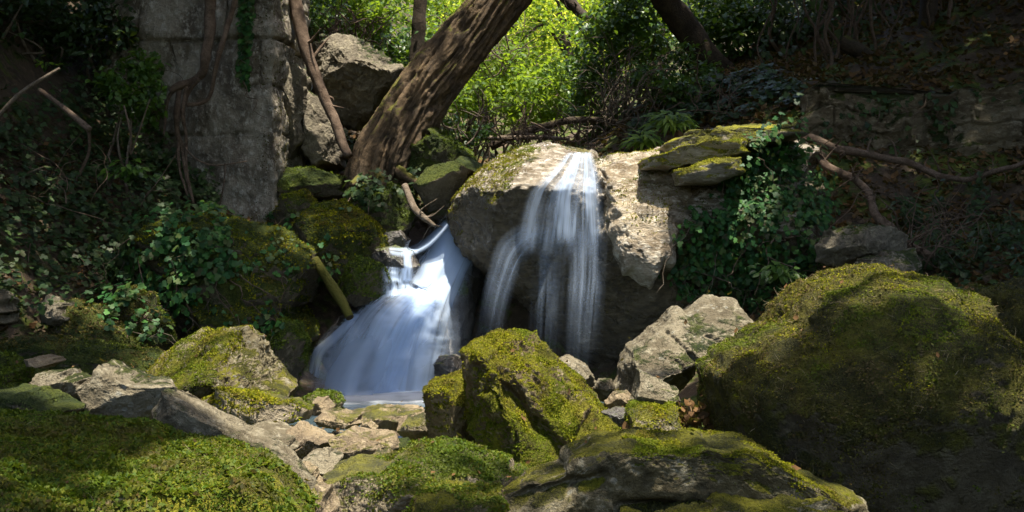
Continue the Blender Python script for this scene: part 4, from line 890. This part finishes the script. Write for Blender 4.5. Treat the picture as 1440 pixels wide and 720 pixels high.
def bark_trunk(pts, radii, seed, sides=170, m=420, depth=.24):
    q, r = resample(np.array(pts, float), np.array(radii, float), m)
    T = np.gradient(q, axis=0); T /= np.linalg.norm(T, axis=1)[:, None]
    ref = np.array([0, 1., 0]); N = np.cross(T, ref); N /= np.linalg.norm(N, axis=1)[:, None]; B = np.cross(T, N)
    a = np.linspace(0, 2*np.pi, sides, endpoint=False); s = np.cumsum(np.r_[0, np.linalg.norm(np.diff(q, axis=0), axis=1)])
    S, Aa = np.meshgrid(s, a, indexing='ij')
    tw = Aa+.25*S
    w = np.stack([np.cos(tw).ravel()*3.0, np.sin(tw).ravel()*3.0, S.ravel()*1.15], 1); w = w+.5*np.stack([noise(w*.6), noise(w*.6+4), noise(w*.6+8)], 1)
    d = -sstep(.4, .95, ridge(w+seed, 3))*depth+.10*fbm(w*.3+seed, 2)+.10*fbm(w*2.2*np.array([1, 1, 1.6])+seed, 4)
    ring = np.cos(Aa)[..., None]*N[:, None]+np.sin(Aa)[..., None]*B[:, None]
    V = q[:, None]+ring*(r[:, None]*(1+d.reshape(m, sides)))[..., None]
    i, j = np.meshgrid(np.arange(m-1), np.arange(sides), indexing='ij'); i = i.ravel(); j = j.ravel(); k = (j+1) % sides
    return V.reshape(-1, 3), np.stack([i*sides+j, i*sides+k, (i+1)*sides+k, (i+1)*sides+j], 1)

# ---- light: sun direction (towards the sun) is needed to know where the canopy lets it in
S = unit(np.array([.12, -.16, .97]))
def lit(x, y):
    """how open the canopy is over a spot of ground, 0..1: the sunny places of the gorge"""
    g = 0*x; wob = fbm(np.stack([x*1.8, y*1.8, 0*x], 1)+5, 2)
    for cx, cy, rx, ry, k in ((-.55, 5.2, .95, 1.7, 1.), (-1.5, 5.9, .55, .6, 1.), (.3, 4.7, .75, .6, 1.), (.95, 5.8, .5, .55, 1.), (.08, 8.7, .5, .8, 1.), (-.66, 8.9, .46, .7, 1.), (.7, 8.5, .95, 1.0, 1.), (1.25, 8.5, .65, .75, 1.),
                              (-.62, 3.0, .42, .7, 1.), (.5, 3.4, 1.0, .35, .9), (1.5, 4.72, 1.1, .55, 1.), (-1.3, 10, .6, .6, .85), (-1.8, 8.5, .6, .5, .7), (-1.15, 4.1, .8, .4, .95), (-1.85, 10.5, .7, .6, .95), (3.6, 9.4, 1.0, .4, .4), (-.5, 10.6, .5, .5, .8), (-2.4, 9.1, .8, .4, .5), (-2.4, 7.0, .9, .6, .6), (2.45, 7.4, .6, .5, .7),
                              (-.5, 7.0, .9, .7, .9), (-3.1, 7.6, .7, .7, .4), (-2.5, 8.2, .5, .5, .5), (-.2, 14, 1.9, 2.2, .95), (-2.2, 12.8, 1.1, 1.2, .6), (.2, 20, 7, 6, 1.), (0, 32, 18, 10, 1.)):
        g = np.maximum(g, k*np.clip(3.6-2.7*np.sqrt(((x-cx)/rx)**2+((y-cy)/ry)**2)+.35*wob, 0, 1))
    return g

def crown(parent, c, rad, n, size, mat, seed, gate=True, kind='clump', clumps=40, name='crown'):
    if gate and abs(c[0]) > 3: n = int(n*1.9)
    rng = np.random.default_rng(seed); c = np.array(c, float); rad = np.array(rad, float)
    cc = c+rdir(clumps, rng)*rng.uniform(.25, 1, (clumps, 1))**.6*rad
    idx = rng.integers(0, clumps, n); pos = cc[idx]+rng.normal(0, 1, (n, 3))*rad*.17
    if gate:
        t = (pos[:, 2]-.9)/S[2]; g = lit(pos[:, 0]-S[0]*t, pos[:, 1]-S[1]*t)
        # leaves thinned over spots meant to be sunny, left elsewhere as added shade
        pos = pos[rng.random(len(pos)) > g*1.02]
        # nothing hangs down into the picture
        q = (CZ-pos[:, 2])/np.maximum(pos[:, 1], .1)*F+HY
        pos = pos[(q < -25) | (pos[:, 1] < .5) | (pos[:, 1] > 13.5)]
    k = len(pos)
    V, Fc = scatter(kind, pos, np.array([0, 0, .8])+rdir(k, rng)*.8, rdir(k, rng), size*rng.uniform(.6, 1.3, k))
    return mk(name, V, Fc, M[mat], parent)

def tree(name, label, pts, radii, crowns, mat='barkd', leaf='canopy', n=2600, size=.34, seed=0, limbs=5, gate=True, group=None, kind='clump', clumps=40, sides=14):
    rng = np.random.default_rng(seed+9); q = np.array(pts, float)
    root = empty(name, tuple(q[0])); tag(root, label, 'tree', group)
    V, Fc = tube(q, radii, sides, .03, .12, seed, 40); mk('trunk', V, Fc, M[mat], root)
    A = Acc(); c, r = resample(q, np.array(radii, float), 30)
    for i in range(limbs):
        k = rng.integers(16, 29); tgt = np.array(crowns[i % len(crowns)][0])+rdir(1, rng)[0]*np.array(crowns[i % len(crowns)][1])*.6
        mid = (c[k]+tgt)/2+[0, 0, .3]
        A.add(*tube([c[k], mid, tgt], [r[k]*.6, r[k]*.4, .015], 7, .05, .1, i, 16))
    if limbs: A.mk('limbs', M[mat], root)
    for i, (cc, rr) in enumerate(crowns): crown(root, cc, rr, n, size, leaf, seed*7+i, gate, kind, clumps)
    return root

# the leaning tree
def leaning():
    pts = [P(520, 335, 9.9), P(538, 240, 9.95), P(560, 188, 10), P(596, 130, 10.1), P(644, 70, 10.2), P(702, 0, 10.3), P(790, -100, 10.5), P(900, -260, 10.8)]
    root = empty('leaning_tree', tuple(pts[0])); tag(root, 'thick rough barked tree trunk leaning to the right across the top', 'tree')
    V, Fc = bark_trunk(pts, [.34, .31, .285, .268, .26, .25, .24, .18], 5); mk('trunk', V, Fc, M['bark'], root)
    A = Acc()
    for (a, b, ya), (c2, d, yb), r in (((520, 250, 9.8), (492, 262, 9.5), .045), ((545, 235, 9.8), (590, 262, 9.55), .05), ((528, 245, 9.7), (540, 285, 9.35), .05)):
        A.add(*tube([P(a, b, ya), (P(a, b, ya)+P(c2, d, yb))/2+[0, 0, .02], P(c2, d, yb)], [r*1.3, r, r*.5], 14, .02, .25, 3, 20))
    A.mk('roots', M['bark'], root)
    A = Acc()
    for t in ((1.3, 11, 6.2), (2.4, 10.6, 6.5), (.4, 11.6, 6.6)): A.add(*tube([pts[6], (pts[7]+np.array(t))/2, t], [.12, .08, .02], 8, .05, .1, 2, 18))
    A.mk('limbs', M['bark'], root)
    crown(root, (1.0, 11.2, 6.6), (1.8, 1.2, .8), 2400, .18, 'canopy', 55)
leaning()

T = lambda px, py, Y: tuple(P(px, py, Y))
TREES = [
 ('thin dark trunk rising behind the upper boulder', [T(586, 120, 13), T(589, 60, 13), T(592, 0, 13), T(596, -120, 13), (-1.0, 13, 7)], [.09, .085, .08, .07, .05]),
 ('black ivy clad trunk slanting left above the slope behind the ledge', [T(1030, 120, 12.6), T(990, 75, 12.5), T(955, 25, 12.4), T(925, -20, 12.3), T(880, -160, 12.2), (1.2, 12, 7)], [.17, .16, .15, .14, .12, .08]),
 ('dark upright trunk among hanging vines above the ruined wall', [T(1302, 130, 11.5), T(1300, 60, 11.5), T(1306, 0, 11.5), T(1310, -120, 11.5), (4.6, 11.4, 7)], [.10, .09, .09, .08, .06]),
 ('dark trunk at the top right corner beyond the ruined wall', [T(1405, 130, 12), T(1400, 60, 12), T(1395, 0, 12), (5.4, 12, 7)], [.13, .12, .11, .08]),
 ('black trunk in the undergrowth at the top left corner', [T(130, 90, 10.8), T(128, 40, 10.8), T(124, -20, 10.8), (-4.2, 10.8, 7)], [.10, .1, .09, .06]),
 ('unseen tree added on the left bank, its crown shading the near rocks', [(-4.6, 3.2, 1.6), (-4.5, 3.3, 3), (-4.2, 3.5, 5), (-3.6, 3.8, 6)], [.25, .22, .18, .1]),
 ('unseen tree added on the right bank, its crown shading the huge boulder', [(4.8, 4.0, 1.5), (4.7, 4.1, 3), (4.3, 4.2, 5), (3.6, 4.3, 6)], [.25, .22, .18, .1])]
CR = {i: [] for i in range(len(TREES))}  # unseen overhead crowns, added in a grid to shade the scene
_r = np.random.default_rng(17)
for gx in (-6.4, -4.6, -2.9, -1.2, .5, 2.2, 3.9, 5.6, 7.2):
    for gy in (-1.0, 1.0, 3.0, 5.0, 7.0, 9.0, 11.0, 13.2):
        c = np.array([gx+_r.normal(0, .25), gy+_r.normal(0, .25), 4.6+.13*max(gy, 0)+.12*abs(gx)+_r.uniform(0, .6)])
        d = [np.linalg.norm((np.array(t[1][-1])-c)[:2])+(1.5 if i == 0 else 0) for i, t in enumerate(TREES)]
        CR[int(np.argmin(d))].append((tuple(c), (1.25, 1.35, .75)))
for i, (lab, pts, rad) in enumerate(TREES):
    tree('tree', lab, pts, rad, CR[i], seed=i+1, n=2500, size=.175, limbs=max(3, len(CR[i])), clumps=28)

def vines():
    rng = np.random.default_rng(41); root = empty('hanging_vines', tuple(P(1260, 110, 12))); tag(root, 'curtain of dark vine stems hanging in the shade at the top right', 'vines')
    for i in range(46):
        A = Acc(); px = rng.uniform(1060, 1450); Y = rng.uniform(11.3, 12.4); top = -30; bot = rng.uniform(60, 240)
        m = 7; A.add(*tube([P(px+rng.normal(0, 6)+8*math.sin(k+i), top+(bot-top)*k/m, Y) for k in range(m+1)], rng.uniform(.006, .022), 6, .03, .1, i, 26)); A.mk('stem', M['root'], root)
    n = 900; px = rng.uniform(1060, 1460, n); py = rng.uniform(-30, 110, n); Y = rng.uniform(11.8, 12.8, n)
    pos = np.stack([(px-CX)/F*Y, Y, CZ-(py-HY)/F*Y], 1)
    V, Fc = scatter('ivy', pos, np.array([0, -1, .4])+rdir(n, rng)*.5, np.array([0, 0, -1])+rdir(n, rng)*.4, .07*rng.uniform(.6, 1.2, n)); mk('leaves', V, Fc, M['leaf_d'], root)
vines()

def bush(name, label, px, py, Y, rpx, rpy, ry, n, size, mat, seed, kind='ovate', stems=14, smat='twig', clumps=26, group=None):
    rng = np.random.default_rng(seed+500); c = P(px, py, Y); rad = np.array([rpx/F*Y, ry, rpy/F*Y])
    gz = float(hgt(c[0], c[1])[0]); c[2] = max(c[2], gz+.15*rad[2]); base = np.array([c[0], c[1], min(gz, c[2])])
    root = empty(name, tuple(base)); tag(root, label, 'bush' if name != 'thicket' else 'thicket', group)
    cc = c+rdir(clumps, rng)*rng.uniform(.2, 1, (clumps, 1))**.5*rad
    idx = rng.integers(0, clumps, n); pos = cc[idx]+rng.normal(0, 1, (n, 3))*rad*.2
    pos = pos[pos[:, 2] > hgt(pos[:, 0], pos[:, 1])+.02]; k = len(pos)
    V, Fc = scatter(kind, pos, np.array([0, -.3, .7])+rdir(k, rng)*.7, np.array([0, -.1, -.5])+rdir(k, rng)*.8, size*rng.uniform(.5, 1.3, k)); mk('foliage', V, Fc, M[mat], root)
    for i in range(stems):
        A = Acc(); t = cc[i % clumps]+rng.normal(0, .1, 3)*rad; b = base+np.array([rng.normal(0, rad[0]*.35), rng.normal(0, .15), 0]); b[2] = float(hgt(b[0], b[1])[0])-.03
        mid = (b+t)/2+rng.normal(0, .12, 3)
        A.add(*tube([b, mid, t], [rng.uniform(.01, .022), .01, .003], 5, .06, .1, i, 14)); A.mk('stem', M[smat], root)
    return root

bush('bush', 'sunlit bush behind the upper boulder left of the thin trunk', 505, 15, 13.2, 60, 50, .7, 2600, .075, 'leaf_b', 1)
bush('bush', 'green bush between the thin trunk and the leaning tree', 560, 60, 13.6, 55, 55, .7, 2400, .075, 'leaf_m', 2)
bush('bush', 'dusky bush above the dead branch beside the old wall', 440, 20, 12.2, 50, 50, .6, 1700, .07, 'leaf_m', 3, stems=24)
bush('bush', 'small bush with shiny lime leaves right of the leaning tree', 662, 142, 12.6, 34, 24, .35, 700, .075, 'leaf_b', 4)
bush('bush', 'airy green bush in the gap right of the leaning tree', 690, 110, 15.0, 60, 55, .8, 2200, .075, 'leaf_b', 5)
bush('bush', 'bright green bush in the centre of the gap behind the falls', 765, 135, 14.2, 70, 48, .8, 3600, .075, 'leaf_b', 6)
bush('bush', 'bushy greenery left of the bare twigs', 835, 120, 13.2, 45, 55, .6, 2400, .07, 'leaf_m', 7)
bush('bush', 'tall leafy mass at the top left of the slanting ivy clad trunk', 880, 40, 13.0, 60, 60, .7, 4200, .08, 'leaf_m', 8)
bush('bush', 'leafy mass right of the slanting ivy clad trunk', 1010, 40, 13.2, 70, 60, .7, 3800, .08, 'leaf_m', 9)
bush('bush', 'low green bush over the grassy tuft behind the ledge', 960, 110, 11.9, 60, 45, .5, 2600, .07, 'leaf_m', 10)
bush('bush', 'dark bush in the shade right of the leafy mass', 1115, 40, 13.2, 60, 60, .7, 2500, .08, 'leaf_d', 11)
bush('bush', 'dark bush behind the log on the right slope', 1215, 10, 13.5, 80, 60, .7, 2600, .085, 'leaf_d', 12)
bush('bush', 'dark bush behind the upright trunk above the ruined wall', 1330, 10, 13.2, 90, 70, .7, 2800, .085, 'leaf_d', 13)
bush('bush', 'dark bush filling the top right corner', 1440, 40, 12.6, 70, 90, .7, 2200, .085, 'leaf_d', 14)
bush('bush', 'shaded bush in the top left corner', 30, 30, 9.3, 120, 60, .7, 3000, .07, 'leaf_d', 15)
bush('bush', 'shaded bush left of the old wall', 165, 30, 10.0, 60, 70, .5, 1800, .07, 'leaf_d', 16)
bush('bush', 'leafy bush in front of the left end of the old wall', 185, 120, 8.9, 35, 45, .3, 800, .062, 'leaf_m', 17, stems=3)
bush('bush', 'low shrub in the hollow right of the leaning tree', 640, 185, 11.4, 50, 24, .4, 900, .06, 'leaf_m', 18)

def twigs(name, label, px, py, Y, rpx, rpy, n, mat, seed, rad=(.004, .013)):
    rng = np.random.default_rng(seed+900); root = empty(name, tuple(P(px, py+rpy, Y))); tag(root, label, 'twigs')
    for i in range(n):
        A = Acc()
        x = px+rng.normal(0, rpx*.5); b = P(x, py+rpy*rng.uniform(.1, 1), Y+rng.uniform(-.4, .4))
        ang = rng.normal(0, .8); L = rng.uniform(.35, 1.0)*rpy*2/F*Y
        d = np.array([math.sin(ang), rng.normal(0, .2), math.cos(ang)]); bend = rng.normal(0, .35)
        pts = [b]
        for k in range(6):
            pts.append(pts[-1]+d*L/6+rng.normal(0, .03, 3)); d = unit(d+np.array([bend*.3, 0, -.08*k]))
        r = rng.uniform(*rad); A.add(*tube(pts, np.linspace(r, r*.35, 7), 5, 0, 0, i, 18))
        for k in range(rng.integers(1, 4)):
            s = pts[rng.integers(2, 6)]; dd = unit(d+rng.normal(0, .7, 3)); l = L*rng.uniform(.2, .5)
            A.add(*tube([s, s+dd*l*.5+rng.normal(0, .02, 3), s+dd*l], [r*.55, r*.4, r*.2], 4, spu=7))
        A.mk('twig', M[mat], root)
twigs('bare_twigs', 'tangle of pale bare twigs right of the bright bush behind the falls', 865, 130, 11.9, 50, 65, 46, 'twig', 1)
twigs('bare_twigs', 'low tangle of brown twigs directly behind the top of the falls', 760, 185, 11.6, 110, 26, 60, 'root', 2)
twigs('bare_twigs', 'pale sticks standing right of the leaning tree foot', 650, 170, 11.2, 40, 40, 22, 'twig', 3)
twigs('bare_twigs', 'dry stems on the crest above the upper boulder', 480, 30, 11.8, 60, 45, 36, 'root', 4)
twigs('bare_twigs', 'thin twigs in the dim thicket in front of the old wall', 150, 240, 8.0, 90, 60, 10, 'root', 5, (.003, .006))
twigs('bare_twigs', 'hanging bare twigs against the bright far leaves', 690, 60, 14.5, 50, 60, 40, 'twig', 6, (.005, .012))
twigs('bare_twigs', 'dry twigs on the leaf covered right bank', 1290, 330, 8.0, 110, 55, 40, 'root', 7, (.003, .009))
twigs('bare_twigs', 'twigs below the slanting trunk on the slope behind the ledge', 1010, 140, 11.2, 80, 35, 30, 'root', 8)

def far_trees():
    rng = np.random.default_rng(61)
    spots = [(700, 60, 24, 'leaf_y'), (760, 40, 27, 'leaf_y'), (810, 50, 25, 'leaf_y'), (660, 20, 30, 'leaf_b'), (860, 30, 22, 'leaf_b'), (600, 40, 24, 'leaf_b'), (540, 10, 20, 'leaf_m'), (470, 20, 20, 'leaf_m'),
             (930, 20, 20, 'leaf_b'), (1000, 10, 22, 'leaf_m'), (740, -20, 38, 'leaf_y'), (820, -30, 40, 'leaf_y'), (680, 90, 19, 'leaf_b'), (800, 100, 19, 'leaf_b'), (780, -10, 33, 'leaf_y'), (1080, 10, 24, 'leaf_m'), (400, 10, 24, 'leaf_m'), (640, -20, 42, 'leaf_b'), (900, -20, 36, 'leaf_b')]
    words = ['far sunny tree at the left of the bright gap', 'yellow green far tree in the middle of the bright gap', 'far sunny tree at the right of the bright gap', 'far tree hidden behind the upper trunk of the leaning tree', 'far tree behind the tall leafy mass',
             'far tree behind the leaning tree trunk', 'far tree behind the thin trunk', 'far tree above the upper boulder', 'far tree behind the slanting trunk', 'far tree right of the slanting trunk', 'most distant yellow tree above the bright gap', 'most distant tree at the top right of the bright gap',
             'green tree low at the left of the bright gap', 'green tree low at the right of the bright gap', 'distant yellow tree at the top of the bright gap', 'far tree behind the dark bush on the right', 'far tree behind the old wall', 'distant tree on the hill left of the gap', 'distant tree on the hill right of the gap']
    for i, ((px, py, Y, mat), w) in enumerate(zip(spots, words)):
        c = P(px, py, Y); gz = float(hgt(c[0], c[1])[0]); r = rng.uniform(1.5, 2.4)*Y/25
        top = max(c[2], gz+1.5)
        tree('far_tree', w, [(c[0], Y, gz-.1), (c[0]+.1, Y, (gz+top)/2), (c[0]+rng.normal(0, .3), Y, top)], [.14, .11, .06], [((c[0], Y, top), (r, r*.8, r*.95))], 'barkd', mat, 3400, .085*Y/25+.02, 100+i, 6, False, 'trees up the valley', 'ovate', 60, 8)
far_trees()

# ------------------------------------------------------------------ light, sky, camera
sun = bpy.data.lights.new('sun', 'SUN'); sun.energy = 3.9; sun.angle = math.radians(1.0); sun.color = (1, .93, .80)
so = bpy.data.objects.new('sun', sun); COL.objects.link(so); so.rotation_euler = Vector(S).to_track_quat('Z', 'Y').to_euler(); so.location = (3, 6, 12)
w = bpy.data.worlds.new('World'); SC.world = w; w.use_nodes = True; nt = w.node_tree; nt.nodes.clear()
sky = nt.nodes.new('ShaderNodeTexSky'); sky.sky_type = 'NISHITA'; sky.sun_disc = False
sky.ozone_density = .4; sky.dust_density = 2.5; sky.sun_elevation = math.asin(S[2]); sky.sun_rotation = math.atan2(S[0], S[1])
bg = nt.nodes.new('ShaderNodeBackground'); bg.inputs['Strength'].default_value = .15
ou = nt.nodes.new('ShaderNodeOutputWorld'); nt.links.new(sky.outputs[0], bg.inputs[0]); nt.links.new(bg.outputs[0], ou.inputs[0])

cam = bpy.data.cameras.new('camera'); cam.sensor_width = 36; cam.lens = F/1440*36; cam.clip_start = .05; cam.clip_end = 300
co = bpy.data.objects.new('camera', cam); COL.objects.link(co); co.location = (0, 0, CZ); co.rotation_euler = (math.radians(90), 0, 0); SC.camera = co

SC.view_settings.view_transform = 'Standard'; SC.view_settings.look = 'None'; SC.view_settings.gamma = 1; SC.view_settings.exposure = 1.72
SC.cycles.max_bounces = 7; SC.cycles.diffuse_bounces = 3; SC.cycles.glossy_bounces = 2; SC.cycles.transmission_bounces = 3; SC.cycles.transparent_max_bounces = 16
SC.cycles.use_denoising = True; SC.cycles.caustics_reflective = False; SC.cycles.caustics_refractive = False
SC.cycles.sample_clamp_indirect = 5
